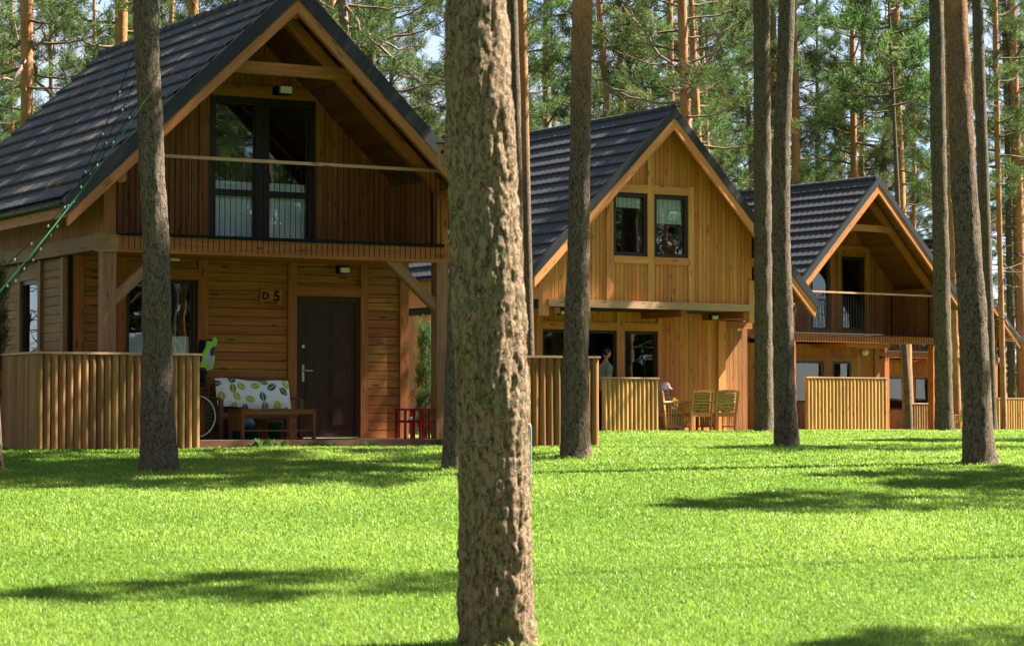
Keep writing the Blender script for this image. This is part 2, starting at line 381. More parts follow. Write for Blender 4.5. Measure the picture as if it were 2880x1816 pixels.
# lawn grass: blades everywhere the lawn can be seen, thinning with distance
def vnoise(x, y, s, seed):
    r = np.random.default_rng(seed).random((64, 64)); x = x/s; y = y/s
    xi = np.floor(x).astype(int); yi = np.floor(y).astype(int); fx = x-xi; fy = y-yi
    fx = fx*fx*(3-2*fx); fy = fy*fy*(3-2*fy); g = lambda a, b: r[a % 64, b % 64]
    return (g(xi,yi)*(1-fx)+g(xi+1,yi)*fx)*(1-fy)+(g(xi,yi+1)*(1-fx)+g(xi+1,yi+1)*fx)*fy
def make_grass(N):
    ys = np.linspace(11.5, 84, 3000); dens = 1/ys**1.6*(.418*ys+5.2); cdf = np.cumsum(dens); cdf /= cdf[-1]
    y = np.interp(rng.random(N), cdf, ys); x = (rng.random(N)*2-1)*(.209*y+2.6)
    # keep off the decks and cabins
    keep = np.ones(N, bool)
    for (ox, oy, th, u0, u1, v0, v1) in FOOT:
        c, s = math.cos(R(th)), math.sin(R(th)); dx = x-ox; dy = y-oy; u = dx*c+dy*s; v = -dx*s+dy*c
        keep &= ~((u > u0) & (u < u1) & (v > v0) & (v < v1))
    for (tx, ty, tr) in TREE_FEET: keep &= ((x-tx)**2+(y-ty)**2) > (tr*.93)**2
    x = x[keep]; y = y[keep]; N = len(x)
    patch = .55*vnoise(x, y*.6, 1.1, 3)+.45*vnoise(x, y*.7, .28, 4)
    h = (.022+.036*rng.random(N)**1.5)*(.7+.6*patch)*np.clip(y/30, 1, 1.1)
    tall = np.zeros(N)
    for (tx, ty, tr) in TREE_FEET: tall += np.exp(-(((x-tx)**2+(y-ty)**2)/(tr*1.5)**2))
    h *= 1+1.3*np.clip(tall, 0, 1)
    wd = np.maximum(.0021, .00017*y)*(.7+.6*rng.random(N))
    yaw = rng.random(N)*np.pi; la = rng.random(N)*2*np.pi; lean = h*(.25+.75*rng.random(N))
    z = gz(x, y)-.004; cx, sx = np.cos(yaw)*wd, np.sin(yaw)*wd; lx, ly = np.cos(la)*lean, np.sin(la)*lean
    V = np.empty((N, 5, 3))
    for k, (sgn, t, e) in enumerate([(-1, 0, 0), (1, 0, 0), (-.8, .55, .35), (.8, .55, .35), (0, 1, 1)]):
        V[:, k, 0] = x+sgn*cx+lx*e; V[:, k, 1] = y+sgn*sx+ly*e; V[:, k, 2] = z+h*t*(1-.25*(e if t == 1 else 0))
    F = np.array([[0,1,3],[0,3,2],[2,3,4]])[None]+5*np.arange(N)[:, None, None]
    br = vnoise(x, y, 3.2, 8)
    big = vnoise(x+7, y*.8, 1.7, 31)
    sh = np.clip(-.02+.32*patch+.26*br+.26*big+(.24*np.clip(26/y, .5, 1))*(rng.random(N)-.45), 0, 1); dry = rng.random(N) < .05
    sh[dry] = 1
    me = mesh_np('lawn_grass', V.reshape(-1, 3), F.reshape(-1, 3), [M_GRASS], shade=np.repeat(sh, 5))
    o = bpy.data.objects.new('lawn_grass', me); C.objects.link(o)
    tag(o, 'short bright green grass covering the whole lawn', 'grass', kind='stuff')

# ------------------------------------------------------------------ pines
def px_path(pts, Y):
    """full-view pixel rows (x, y, width) of a trunk at depth Y -> list of (z, x, r)"""
    r = []
    for (px, py, wp) in pts:
        x = px*1.1965; y = py*1.1965
        r.append((CAMZ+(HOR-y)*Y/FPX, (x-CX)*Y/FPX, wp*1.1965*Y/FPX/2))
    return sorted(r)
TREE_FEET = []
def trunk_mesh(name, path, mat, ztop, dz, n, amp, vis_top=9.0, flare=.25, plates=0.0, seed=0):
    zs0 = np.array([p[0] for p in path]); xs0 = np.array([p[1] for p in path]); rs0 = np.array([p[2] for p in path])
    base = zs0[0]; zs = list(np.arange(base-.12, vis_top, dz))+list(np.arange(vis_top, ztop, .8))+[ztop]
    V = []; x_b = xs0[0]
    lean = (xs0[-1]-xs0[-2])/(zs0[-1]-zs0[-2]) if len(xs0) > 1 else 0; lean = max(-.04, min(.04, lean))
    for z in zs:
        if z > zs0[-1]:
            x = xs0[-1]+lean*(z-zs0[-1]); r = rs0[-1]*max(.12, 1-(z-zs0[-1])/(ztop-zs0[-1]+1e-6)*.85)
        else: x = np.interp(z, zs0, xs0); r = np.interp(z, zs0, rs0)
        for k in range(n):
            a = 2*math.pi*k/n; ca, sa = math.cos(a), math.sin(a)
            P = Vector((ca*r*1.0, sa*r*1.0, z*.5))
            d = 1+amp*(noise.noise(P*5+Vector((seed, 0, 0)))*1.1+noise.noise(P*16+Vector((0, seed, 0)))*.6)
            if plates:
                Q = Vector((ca*r, sa*r, z*.24)); w_ = noise.noise_vector(Q*11)*.022+noise.noise_vector(Q*40)*.008
                e = .65*min(1, abs(noise.noise((Q+w_)*9))*4)+.35*min(1, abs(noise.noise((Q*1.0+w_)*24+Vector((9,seed,3))))*4)
                d += plates*1.25*(e-.6)*(.8+.7*noise.noise(P*3))+.03*noise.noise(Q*3.1)+.05*noise.noise(Vector((ca*r*4, sa*r*4, z*2.1+seed)))+.03*noise.noise(Vector((ca*r*9, sa*r*9, z*8)))*1.2+.035*noise.noise(Vector((ca*r*38, sa*r*38, z*30)))+.02*abs(noise.noise(Vector((ca*r*70, sa*r*70, z*50))))
            rr = r*d
            if flare: rr *= 1+flare*math.exp(-(z-base)*5)*(.5+.5*noise.noise(Vector((ca*1.5, sa*1.5, seed))))
            V.append((x-x_b+rr*ca, rr*sa, z-base))
    V = np.array(V); m = len(zs); i = np.arange((m-1)*n); k = i % n; b = i-k; k2 = (k+1) % n
    F = np.stack([b+k, b+k2, b+n+k2, b+n+k], 1)
    me = mesh_np(name, V, F, [mat]); me.polygons.foreach_set('use_smooth', [True]*len(F)); return me

def quadtube(p, r, n=4):
    """thin limb along the points p with radii r: vertices, quads"""
    p = np.array(p); m = len(p); d = np.gradient(p, axis=0); d /= np.linalg.norm(d, axis=1)[:, None]+1e-9
    ref = np.array([.13, .21, .97]); x = np.cross(d, ref); x /= np.linalg.norm(x, axis=1)[:, None]+1e-9; y = np.cross(d, x)
    a = 2*np.pi*np.arange(n)/n
    V = p[:, None]+np.array(r)[:, None, None]*(np.cos(a)[None, :, None]*x[:, None]+np.sin(a)[None, :, None]*y[:, None])
    i = np.arange((m-1)*n); k = i % n; b = i-k; k2 = (k+1) % n
    return V.reshape(-1, 3), np.stack([b+k, b+k2, b+n+k2, b+n+k], 1)

def crown_mesh(name, seed, h0, h1, Rr, nb, ntw=7, ntf=4, nq=13, qlen=.16, qw=.010, bare=0, mats=None, r0=.045, shape=.6, droop=.12, sd=1.0):
    g = np.random.default_rng(seed); VV = []; FF = []; MI = []; SH = []; off = 0; tc_ = []; td = []
    def addl(p, r, n=4):
        nonlocal off
        v, f = quadtube(p, r, n); VV.append(v); FF.append(f+off); MI.append(np.zeros(len(f))); SH.append(np.zeros(len(v))); off += len(v)
    az = g.random()*6.28
    for b in range(nb+bare):
        isb = b >= nb
        t = (b+g.random())/max(nb, 1) if not isb else 0
        z = h0+(h1-h0)*t if not isb else h0*(.30+.70*g.random())
        az += 2.4+g.random()*.8
        L = Rr*(1-t)**shape*(.65+.45*g.random())*(.75+.25*min(1, t*5)) if not isb else (.5+1.3*g.random()*Rr*.5)
        L = max(L, .35); el = .05+.75*t+g.normal()*.12 if not isb else g.normal()*.25
        p = [np.array([0, 0, z])]; a2 = az; m = 7
        for k in range(m):
            e = el+(k/m-.35)*(.35 if not isb else .1)-droop*(1-t)*math.sin(k)*.6+g.normal()*.10; a2 += g.normal()*.16
            p.append(p[-1]+L/m*np.array([math.cos(a2)*math.cos(e), math.sin(a2)*math.cos(e), math.sin(e)]))
        p = np.array(p); rb = r0*(L/Rr)**.8*(.7 if isb else 1)+.006
        addl(p, np.linspace(rb, .006, m+1))
        if isb:
            for q in range(g.integers(1, 5)):
                s = .3+.65*g.random(); c = p[int(s*m)]; dd = nrm(p[-1]-p[0])+g.normal(size=3)*.5
                dd = nrm(dd); l2 = L*(.2+.3*g.random()); addl([c, c+dd*l2*.5, c+dd*l2+np.array([0,0,.05])], [.008, .006, .004], 3)
            continue
        nt_ = max(3, int(ntw*(.5+L/Rr*.6)))
        for q in range(nt_):
            s = .30+.70*(q+g.random())/nt_; f = s*m; i = min(m-1, int(f)); c = p[i]+(p[i+1]-p[i])*(f-i)
            fw = nrm(p[i+1]-p[i]); side = nrm(np.cross(fw, [0,0,1]))*(1 if q % 2 else -1)
            dd = nrm(fw*.8+side*(.9+.4*g.random())*(1.15-s)+np.array([0,0,.12+.25*g.random()])+g.normal(size=3)*.12)
            l2 = (.18+.34*(1.25-s))*min(L, 2.4)*(.7+.6*g.random()); e1 = c+dd*l2*.5; e2 = c+nrm(dd+[0,0,.25])*l2
            addl([c, e1, e2], [.009, .007, .004], 3)
            k_ = max(2, int(ntf*(.6+l2)))
            for u in range(k_):
                w_ = .35+.65*(u+.5)/k_; tc_.append(c+(e2-c)*w_+g.normal(size=3)*.05); td.append(dd)
    T = np.array(tc_); D = np.array(td); n = len(T)
    if n:
        sh = np.clip(.45+.22*g.normal(size=n)+.12*(T[:, 2]-h0)/(h1-h0), 0, 1)
        T = np.repeat(T, nq, 0); D = np.repeat(D, nq, 0); sh = np.clip(np.repeat(sh, nq)+g.normal(size=n*nq)*.12, 0, 1)
        dv = D*.75+g.normal(size=T.shape)*.75*sd; dv[:, 2] += .18; dv /= np.linalg.norm(dv, axis=1)[:, None]
        T = T+g.normal(size=T.shape)*.05
        Lq = qlen*(.6+.8*g.random(len(T)))[:, None]; wv = np.cross(dv, g.normal(size=T.shape)); wv /= np.linalg.norm(wv, axis=1)[:, None]+1e-9
        wv *= qw*(.7+.6*g.random(len(T)))[:, None]
        Q = np.stack([T-wv*.6, T+wv*.6, T+dv*Lq+wv, T+dv*Lq-wv], 1).reshape(-1, 3)
        VV.append(Q); FF.append(np.arange(len(T)*4).reshape(-1, 4)+off); MI.append(np.ones(len(T))); SH.append(np.repeat(sh, 4))
    return mesh_np(name, np.concatenate(VV), np.concatenate(FF), mats or [B_TWIG, M_NEEDLE], np.concatenate(MI), np.concatenate(SH))

CROWN_FAR = [crown_mesh('crown', 100+i, 5.0+(i % 3)*1.0, 19+i % 2, 2.5+.25*(i % 3), 44, 8, 4, 17, .16, .0085, 10) for i in range(6)]
CROWN_HIGH = [crown_mesh('crown', 200+i, 9.5+.6*i, 19.5, 2.5, 40, 8, 4, 11, .20, .016, 0) for i in range(3)]
CROWN_MID = [crown_mesh('crown', 300+i, 7.6, 19, 2.9, 40, 8, 4, 17, .16, .0085, 22) for i in range(3)]
def crown(root, me, dx=0, dz=0, rz=0, s=1.0, sz=1.0, name='crown'):
    o = bpy.data.objects.new(name, me); C.objects.link(o); o.parent = root
    o.location = (dx, 0, dz); o.rotation_euler = (0, 0, rz); o.scale = (s, s, sz); return o
def pine(pts, Y, label, mat, ztop=20, dz=.16, n=18, amp=.05, cr=None, group=None, plates=0, vis=9, flare=.3, cs=1.0, name='pine_tree', cz=0):
    path = px_path(pts, Y); bz = float(gz(0, Y)); seed = len(TREE_FEET)*1.7
    if path[0][0] > bz+.02: # hidden foot: carry the trunk down to the ground
        s = (path[1][1]-path[0][1])/(path[1][0]-path[0][0]) if len(path) > 1 else 0; s = max(-.03, min(.03, s))
        path = [(bz, path[0][1]+s*(bz-path[0][0]), path[0][2]*1.12)]+path
    else: path[0] = (bz, path[0][1], path[0][2])
    root = empty(name, (path[0][1], Y, bz), 0, label, 'pine tree', group)
    TREE_FEET.append((path[0][1], Y, path[0][2]))
    me = trunk_mesh('trunk', path, mat, ztop, dz, n, amp, vis, flare, plates, seed)
    t = bpy.data.objects.new('trunk', me); C.objects.link(t); t.parent = root
    if cr is not None:
        lean = (path[-1][1]-path[0][1])/(path[-1][0]-path[0][0]) if len(path) > 1 else 0
        crown(root, cr, lean*11, -bz+cz, seed*2.1, cs)
    return root
G_ = 'tall pines standing on the lawn'
pine([(1172,1512,174),(1163,1300,168),(1161,1000,164),(1152,800,163),(1146,600,162),(1133,420,158),(1127,250,156),(1122,120,148),(1120,0,142)], 15.3,
     'thick lichen covered pine trunk in the foreground, nearest of all the trees', B_FORE, 17, .014, 110, .035, CROWN_HIGH[0], G_, plates=.14, vis=3.6, flare=.14)
pine([(373,1108,86),(371,960,76),(370,830,69),(366,600,62),(359,450,58),(351,300,57),(343,150,57),(337,0,58)], 29.6,
     'dark grey pine trunk in front of the log fence of the nearest cabin', B_GREY, 19, .06, 40, .05, CROWN_HIGH[1], G_, plates=.10, vis=7)
pine([(1063,1102,48),(1068,900,46),(1075,700,44),(1090,300,42),(1100,0,42)], 30, 'dark pine trunk half hidden behind the thick foreground trunk, foot beside the porch post', B_GREY, 19, .1, 26, .05, CROWN_HIGH[2], G_, vis=7)
pine([(1224,830,24),(1218,600,26),(1212,300,27),(1203,0,28)], 42, 'slim grey pine trunk just right of the thick foreground trunk', B_GREY, 19, .1, 24, .06, CROWN_HIGH[0], G_, vis=8, cs=1.5)
pine([(1244,836,25),(1238,600,25),(1232,300,24),(1226,0,23)], 45, 'slim orange pine trunk rising behind the reddish fence beside the foreground trunk', B_MID, 19, .12, 22, .04, CROWN_HIGH[1], G_, vis=9, cs=1.6)
pine([(1352,1080,68),(1354,830,60),(1360,600,52),(1363,400,48),(1366,200,47),(1371,0,47)], 32.2,
     'pine trunk with orange upper bark standing in front of the reddish log fence', B_MID, 19, .07, 36, .05, CROWN_HIGH[2], G_, plates=.08, vis=7.5)
pine([(1796,1017,44),(1795,830,42),(1795,600,41),(1794,300,40),(1793,0,39)], 52, 'straight dark pine at the right corner of the middle cabin, left of a close pair', B_GREY, 19, .1, 28, .05, CROWN_HIGH[0], G_, plates=.08, vis=10)
pine([(1848,1051,54),(1844,900,50),(1842,700,44),(1836,550,42),(1841,300,40),(1850,120,38),(1853,0,38)], 36.5, 'bent dark pine at the right corner of the middle cabin, right of a close pair', B_GREY, 19, .08, 32, .05, CROWN_HIGH[1], G_, plates=.08, vis=8, cs=1.7)
pine([(2219,1014,44),(2217,830,40),(2214,600,38),(2209,300,36),(2206,0,34)], 52, 'dark pine trunk beside the right post of the third cabin', B_GREY, 19, .1, 28, .05, CROWN_HIGH[2], G_, plates=.08, vis=10)
pine([(2300,1091,73),(2296,960,68),(2289,780,66),(2279,600,62),(2268,400,58),(2260,200,56),(2253,0,52)], 31,
     'thickest pine trunk on the right, leaning left with orange upper bark', B_MID2, 19, .07, 36, .05, CROWN_HIGH[0], G_, plates=.09, vis=7, cs=.35)
pine([(2330,1005,26),(2326,830,26),(2317,500,28),(2308,200,27),(2304,0,26)], 56, 'grey pine trunk close behind the thickest right hand trunk', B_GREY, 19, .12, 24, .05, CROWN_HIGH[1], G_, vis=11)
pine([(2246,900,22),(2240,600,20),(2232,300,17),(2229,0,15)], 80, 'thin bright orange pine trunk squeezed between two dark right hand trunks', B_ORA, 19, .15, 18, .05, CROWN_MID[0], G_, vis=11)
pine([(-11,1087,40),(-22,900,36),(-34,600,30),(-48,0,24)], 29.5, 'pine trunk cut off by the left edge of the picture', B_GREY, 19, .1, 24, .05, CROWN_HIGH[2], G_, vis=8)
pine([(2136,1008,18),(2132,900,17),(2127,825,15),(2122,700,14)], 74, 'thin pine trunk standing in the gap behind the porch of the third cabin', B_GREY, 17, .15, 18, .05, CROWN_HIGH[0], G_, vis=6)
# trunks seen above and between the cabins: (rows, depth, bark, label)
BG = [
 ([(59,340,28),(58,170,29),(57,0,30)], 52, B_ORA, 'sunlit orange pine trunk left of the nearest roof'),
 ([(280,140,29),(280,0,30)], 54, B_ORA, 'sunlit orange pine trunk rising behind the back end of the nearest roof'),
 ([(451,80,24),(450,0,25)], 58, B_ORA, 'orange pine trunk behind the ridge of the nearest roof, above the dark front trunk'),
 ([(585,15,23),(585,0,23)], 62, B_ORA, 'short visible bit of orange pine trunk left of the nearest gable peak'),
 ([(777,60,21),(776,0,22)], 62, B_ORA, 'orange pine trunk just right of the nearest gable peak'),
 ([(814,110,22),(806,40,23),(800,0,24)], 60, B_PALE, 'pale pine with bare crooked limbs right of the nearest gable peak'),
 ([(871,130,21),(870,0,21)], 66, B_GREY, 'grey pine trunk above the right slope of the nearest roof'),
 ([(1283,290,15),(1283,170,15)], 78, B_ORA, 'thin orange pine trunk above the left end of the middle roof'),
 ([(1429,265,16),(1421,150,16),(1412,60,15)], 76, B_ORA, 'slanting pine trunk above the middle of the middle roof'),
 ([(1482,265,15),(1480,130,15)], 84, B_ORA, 'thin orange pine trunk above the middle roof, left of its peak'),
 ([(1579,260,16),(1577,50,15)], 76, B_ORA, 'straight pine trunk touching the peak of the middle roof'),
 ([(1614,280,24),(1608,120,23),(1605,0,22)], 64, B_ORA, 'forked orange pine with long bare limbs behind the middle gable peak'),
 ([(1642,330,19),(1633,150,17),(1628,30,14)], 70, B_ORA, 'pine trunk just right of the forked pine behind the middle gable'),
 ([(1664,360,14),(1657,200,13),(1650,90,12)], 78, B_ORA, 'thinnest pine trunk right of the forked pine behind the middle gable'),
 ([(1766,320,14),(1752,150,13),(1742,60,12)], 84, B_PALE, 'thin curved pine left of the close pair of dark trunks'),
 ([(1822,400,16),(1820,0,15)], 86, B_ORA, 'slim orange pine trunk showing in the slit between the close pair'),
 ([(1874,440,22),(1871,180,20)], 83, B_ORA, 'orange pine trunk touching the right side of the close pair'),
 ([(1924,400,10),(1924,250,10)], 100, B_GREY, 'very thin pine trunk above the left half of the third roof'),
 ([(2010,440,17),(2008,150,14)], 86, B_ORA, 'orange pine trunk above the third roof, left one of two neighbours'),
 ([(2027,440,13),(2030,230,12)], 90, B_ORA, 'thin pine trunk above the third roof, right one of two neighbours'),
 ([(2076,440,18),(2090,250,15),(2097,150,13)], 88, B_GREY, 'dark pine trunk leaning right above the peak of the third roof'),
 ([(2120,500,25),(2112,250,24),(2108,0,22)], 84, B_ORA, 'strong orange pine trunk right of the peak of the third roof'),
 ([(2352,560,13),(2348,300,14),(2345,0,13)], 80, B_ORA, 'thin orange pine trunk right of the thickest right hand trunk'),
 ([(2402,860,26),(2396,450,25),(2388,200,24),(2384,0,22)], 90, B_ORA, 'orange brown pine trunk at the right edge of the picture'),
 ([(2374,700,14),(2372,300,14),(2366,0,13)], 90, B_GREY, 'thin dark pine trunk left of the trunk at the right edge'),
 ([(118,330,12),(114,100,11)], 88, B_PALE, 'thin pale pine trunk far behind the nearest roof on the left'),
 ([(24,380,12),(20,0,11)], 84, B_ORA, 'thin pine trunk near the left edge behind the sunlit orange trunk'),
]
for i, (p, Y, mt, lb) in enumerate(BG):
    pine(p, Y, lb, mt, 18+i % 3, .3, 14, .05, CROWN_MID[i % 3] if i not in (5, 11) else CROWN_MID[1], 'pines behind the cabins', vis=13, cs=.85+.1*(i % 4))
for (px, py0, Y, tips) in [(1611, 260, 64, [(1716, 15), (1665, 110), (1480, 20), (1385, 165)]), (806, 60, 60, [(850, 20), (905, 110), (760, 10), (990, 95), (1010, 190)]), (62, 150, 52, [(20, 190), (110, 60), (5, 90), (130, 230)])]:
    for k, (tx, ty) in enumerate(tips):   # crooked bare limbs of the forked pines
        a = np.array([(px*1.1965-CX)*Y/FPX, Y, CAMZ+(HOR-(py0-35*(k % 3)-20)*1.1965)*Y/FPX]); b = np.array([(tx*1.1965-CX)*Y/FPX, Y-1.2+.7*k, CAMZ+(HOR-ty*1.1965)*Y/FPX])
        pts = [a+(b-a)*t+np.array([0, 0, -.25*math.sin(t*3.1)])+rng.normal(size=3)*.05*(t > 0) for t in np.linspace(0, 1, 8)]
        rt = min([o for o in C.objects if o.name.startswith('pine_tree') and o.type == 'EMPTY'], key=lambda o: abs(o.location.x-a[0])+3*abs(o.location.y-Y))
        m = MB(); m.tube([p-np.array(rt.location) for p in pts], list(np.linspace(.055, .012, 8)), 6)
        for q in (3, 5):
            d = rng.normal(size=3)*.35+(b-a)*.12; m.tube([pts[q]-np.array(rt.location), pts[q]+d-np.array(rt.location)], [.02, .008], 4)
        m.build('bare_limb', B_PALE, rt)

# the forest mass behind: every tree a thing, too alike to be told apart
TRUNK_FAR = []
for i, mt in enumerate([B_ORA, B_GREY, B_ORA]):
    TRUNK_FAR.append(trunk_mesh('trunk', [(0, 0, .15), (6, .15*(i-1), .12), (12, .3*(i-1), .09)], mt, 19, .6, 10, .06, 14, .2, 0, i*3.0))
cnt = 0; placed = []
fr_ = np.random.default_rng(5)
protos = {}
for Y0, Y1, num, mn in ((70, 90, 17, 3.2), (90, 118, 26, 3.0), (118, 165, 46, 3.0)):
    k = 0; tries = 0
    while k < num and tries < 4000:
        tries += 1; y = fr_.uniform(Y0, Y1); x = fr_.uniform(-1, 1)*(.209*y+3)
        if any((x-a)**2+(y-b)**2 < mn**2 for a, b in placed): continue
        if any((x-a)**2+(y-b)**2 < 2.2**2 for a, b, _ in TREE_FEET): continue
        if y < 95 and 6 < x < 20 : continue
        placed.append((x, y)); i = len(placed); s = fr_.uniform(.82, 1.12)
        r = empty('pine_tree', (x, y, float(gz(0, y))), fr_.random()*6.28,
                  'one of the crowded pines of the forest far behind the cabins', 'pine tree', 'crowded pines far behind the cabins')
        t = bpy.data.objects.new('trunk', TRUNK_FAR[i % 3]); C.objects.link(t); t.parent = r; t.scale = (s, s, 1)
        crown(r, CROWN_FAR[i % 6], 0, 0, 0, s*1.05, fr_.uniform(.85, 1.1)); k += 1

# ------------------------------------------------------------------ cabins
def front(y): return lambda s, t, d: (s, y+d, t)          # wall facing -y : s along x, t up, d into the wall
def sidew(x, sg=1): return lambda s, t, d: (x+sg*d, s, t) # wall along y, outside towards -x (sg=1) or +x (sg=-1)
def boards(mb, mp, s0, s1, t0, t1, orient='v', pitch=.1, holes=(), top=None, gap=.009, th=.022):
    if orient == 'h': # boards run along s, stacked in t
        holes = [(c, d, a, b) for (a, b, c, d) in holes]; A0, A1, B0, B1 = t0, t1, s0, s1
    else: A0, A1, B0, B1 = s0, s1, t0, t1
    cuts = {round(A0, 3), round(A1, 3)}; x = A0+pitch
    while x < A1-.02: cuts.add(round(x, 3)); x += pitch
    for h in holes:
        for e in h[:2]:
            if A0 < e < A1: cuts = {c for c in cuts if abs(c-e) > .025 or c in (round(A0,3), round(A1,3))}; cuts.add(round(e, 3))
    cuts = sorted(cuts)
    for a, b in zip(cuts, cuts[1:]):
        if b-a < .012: continue
        iv = [(B0, B1)]
        for h in holes:
            if h[0]-.005 <= (a+b)/2 <= h[1]+.005:
                nv = []
                for p, q in iv:
                    if h[2] >= q or h[3] <= p: nv.append((p, q)); continue
                    if h[2] > p: nv.append((p, h[2]))
                    if h[3] < q: nv.append((h[3], q))
                iv = nv
        for p, q in iv:
            if q-p < .01: continue
            a_, b_ = a+gap/2, b-gap/2
            ta = tb = q
            if top and orient == 'v': ta = min(q, top(a_)); tb = min(q, top(b_))
            if min(ta, tb) <= p+.01:
                if max(ta, tb) <= p+.03: continue
                ta = max(ta, p+.005); tb = max(tb, p+.005)
            dd = random.uniform(0, .003)
            P = []
            for lv in (0, 1):
                for sa in (0, 1):
                    for d in (0, 1):
                        s_ = b_ if sa else a_; t_ = (tb if sa else ta) if lv else p
                        P.append(mp(s_, t_, d*th-dd) if orient == 'v' else mp(t_, s_, d*th-dd))
            mb.hexa(P)
def wall(root, mat, mp, s0, s1, t0, t1, orient='v', pitch=.1, holes=(), top=None, inner=True, name='wall', label=None):
    m = MB(); boards(m, mp, s0, s1, t0, t1, orient, pitch, holes, top)
    if inner:
        m.cur = 1; mp2 = lambda s, t, d: mp(s, t, d+.026); boards(m, mp2, s0, s1, t0, t1, 'v', 3.0, holes, (lambda x: top(x)) if top else None, gap=0, th=.10)
        if top: pass
    o = m.build(name, [mat, M_DARK], root)
    if label: o['label'] = label
    return o
def window(root, x0, x1, z0, z1, y, n=1, rails=(), blind=None, rot=0, name='window', fw=.065, bm=None, lab=None, deep=.09):
    """frame with its panes and blind; local x along the wall, outside towards -y"""
    W, H = x1-x0, z1-z0; m = MB()
    m.box(0, fw, 0, deep, 0, H); m.box(W-fw, W, 0, deep, 0, H); m.box(fw, W-fw, 0, deep, H-fw, H); m.box(fw, W-fw, 0, deep, 0, fw)
    cell = (W-2*fw)/n
    for i in range(1, n): m.box(fw+i*cell-fw*.9, fw+i*cell+fw*.9, .008, deep-.01, fw, H-fw)
    for r in rails:
        for i in range(n): m.box(fw+i*cell+(fw*.9 if i else 0), fw+(i+1)*cell-(fw*.9 if i < n-1 else 0), .012, deep-.012, r-.05, r+.05)
    # inner sash edge
    for i in range(n):
        a = fw+i*cell+(fw*.9 if i else 0); b = fw+(i+1)*cell-(fw*.9 if i < n-1 else 0)
        m.box(a, a+.025, .03, deep-.015, fw, H-fw); m.box(b-.025, b, .03, deep-.015, fw, H-fw)
    fr = m.build(name, W_FRAME, root)
    if rot: fr.location = (x0, y, z0); fr.rotation_euler = (0, 0, R(rot))
    else: fr.location = (x0, y, z0)
    p = MB(); p.box(fw*.5, W-fw*.5, deep*.5, deep*.5+.006, fw*.5, H-fw*.5); pn = p.build('pane', M_GLASS, fr)
    if blind:
        for (i, b0, b1) in blind:
            q = MB(); a = fw+i*cell+.02; b = fw+(i+1)*cell-.02
            z = b0
            if bm is None:
                while z < b1: q.box(a, b, deep+.012, deep+.018, z, min(b1, z+.021)); z += .0235
            else:
                k = 12
                for j in range(k): q.box(a+(b-a)*j/k, a+(b-a)*(j+1)/k, deep+.012+.014*(j % 2), deep+.018+.014*(j % 2), b0, b1)
            q.build('blind' if bm is None else 'curtain', bm or M_BLIND, fr)
    return fr
def roof(root, xm, zr, mL, mR, hL, hR, vf, vb, mat, course=.36, wave=.225, wav=.02, slab=.20):
    m = MB()
    for sg, mm, h in ((-1, mL, hL), (1, mR, hR)):
        cosk = 1/math.sqrt(1+mm*mm); L = h/cosk; nc = int(round(L/course)); cs = L/nc
        ys = np.arange(vf, vb+.01, .045); rows = []; nn = (mm*cosk, cosk)
        rows_s = []
        for k in range(nc):
            rows_s += [(k*cs+.002, .002, .35), (k*cs+cs*.5, .016, .8), (k*cs+cs*.93, .034, 1.0), (k*cs+cs*.995, .028, .9)]
        vs = []; fs = []
        for (s, off, wk) in rows_s:
            for y in ys:
                ph = (y/wave) % 1.0; o = off+wk*wav*(abs(math.sin(math.pi*ph))**.6)+.003*noise.noise(Vector((y*3, s*3, xm)))
                vs.append((xm+sg*(s*cosk+o*nn[0]), y, zr-s*mm*cosk+o*nn[1]))
        ny = len(ys)
        for j in range(len(rows_s)-1):
            for i in range(ny-1):
                q = (j*ny+i, j*ny+i+1, (j+1)*ny+i+1, (j+1)*ny+i); fs.append(q if sg < 0 else q[::-1])
        m.add(vs, fs, None, False)
        # deck below the tiles
        x1 = xm+sg*h; z1 = zr-mm*h; e = .012
        P = [(xm, vf+.02, zr-e), (xm, vf+.02, zr-.06), (xm, vb-.02, zr-e), (xm, vb-.02, zr-.06)]
        P += [(x1, vf+.02, z1-e), (x1, vf+.02, z1-.06), (x1, vb-.02, z1-e), (x1, vb-.02, z1-.06)]
        m.hexa(P)
    rf = m.build('roof', mat, root)
    # ridge cap
    c = MB(); y = vf-.03
    while y < vb:
        c.tube([(xm, y, zr+.005), (xm, min(vb, y+.36), zr+.0)], [.085, .075], 10); y += .34
    c.build('ridge_cap', mat, rf)
    # soffit boards under both slopes
    s = MB()
    for sg, mm, h in ((-1, mL, hL), (1, mR, hR)):
        x = .02; k = 0
        while x < h-.05:
            x2 = min(h-.03, x+.075); za, zb = zr-.065-mm*x, zr-.065-mm*x2-.003
            P = []
            for yy in (vf+.03, vb-.04):
                for (xx, zz) in ((x, za), (x2-.006, zb)):
                    for dz in (0, -.025): P.append((xm+sg*xx, yy, zz+dz))
            s.hexa(P); x = x2; k += 1
    s.build('soffit', M_EAVE, rf)
    return rf
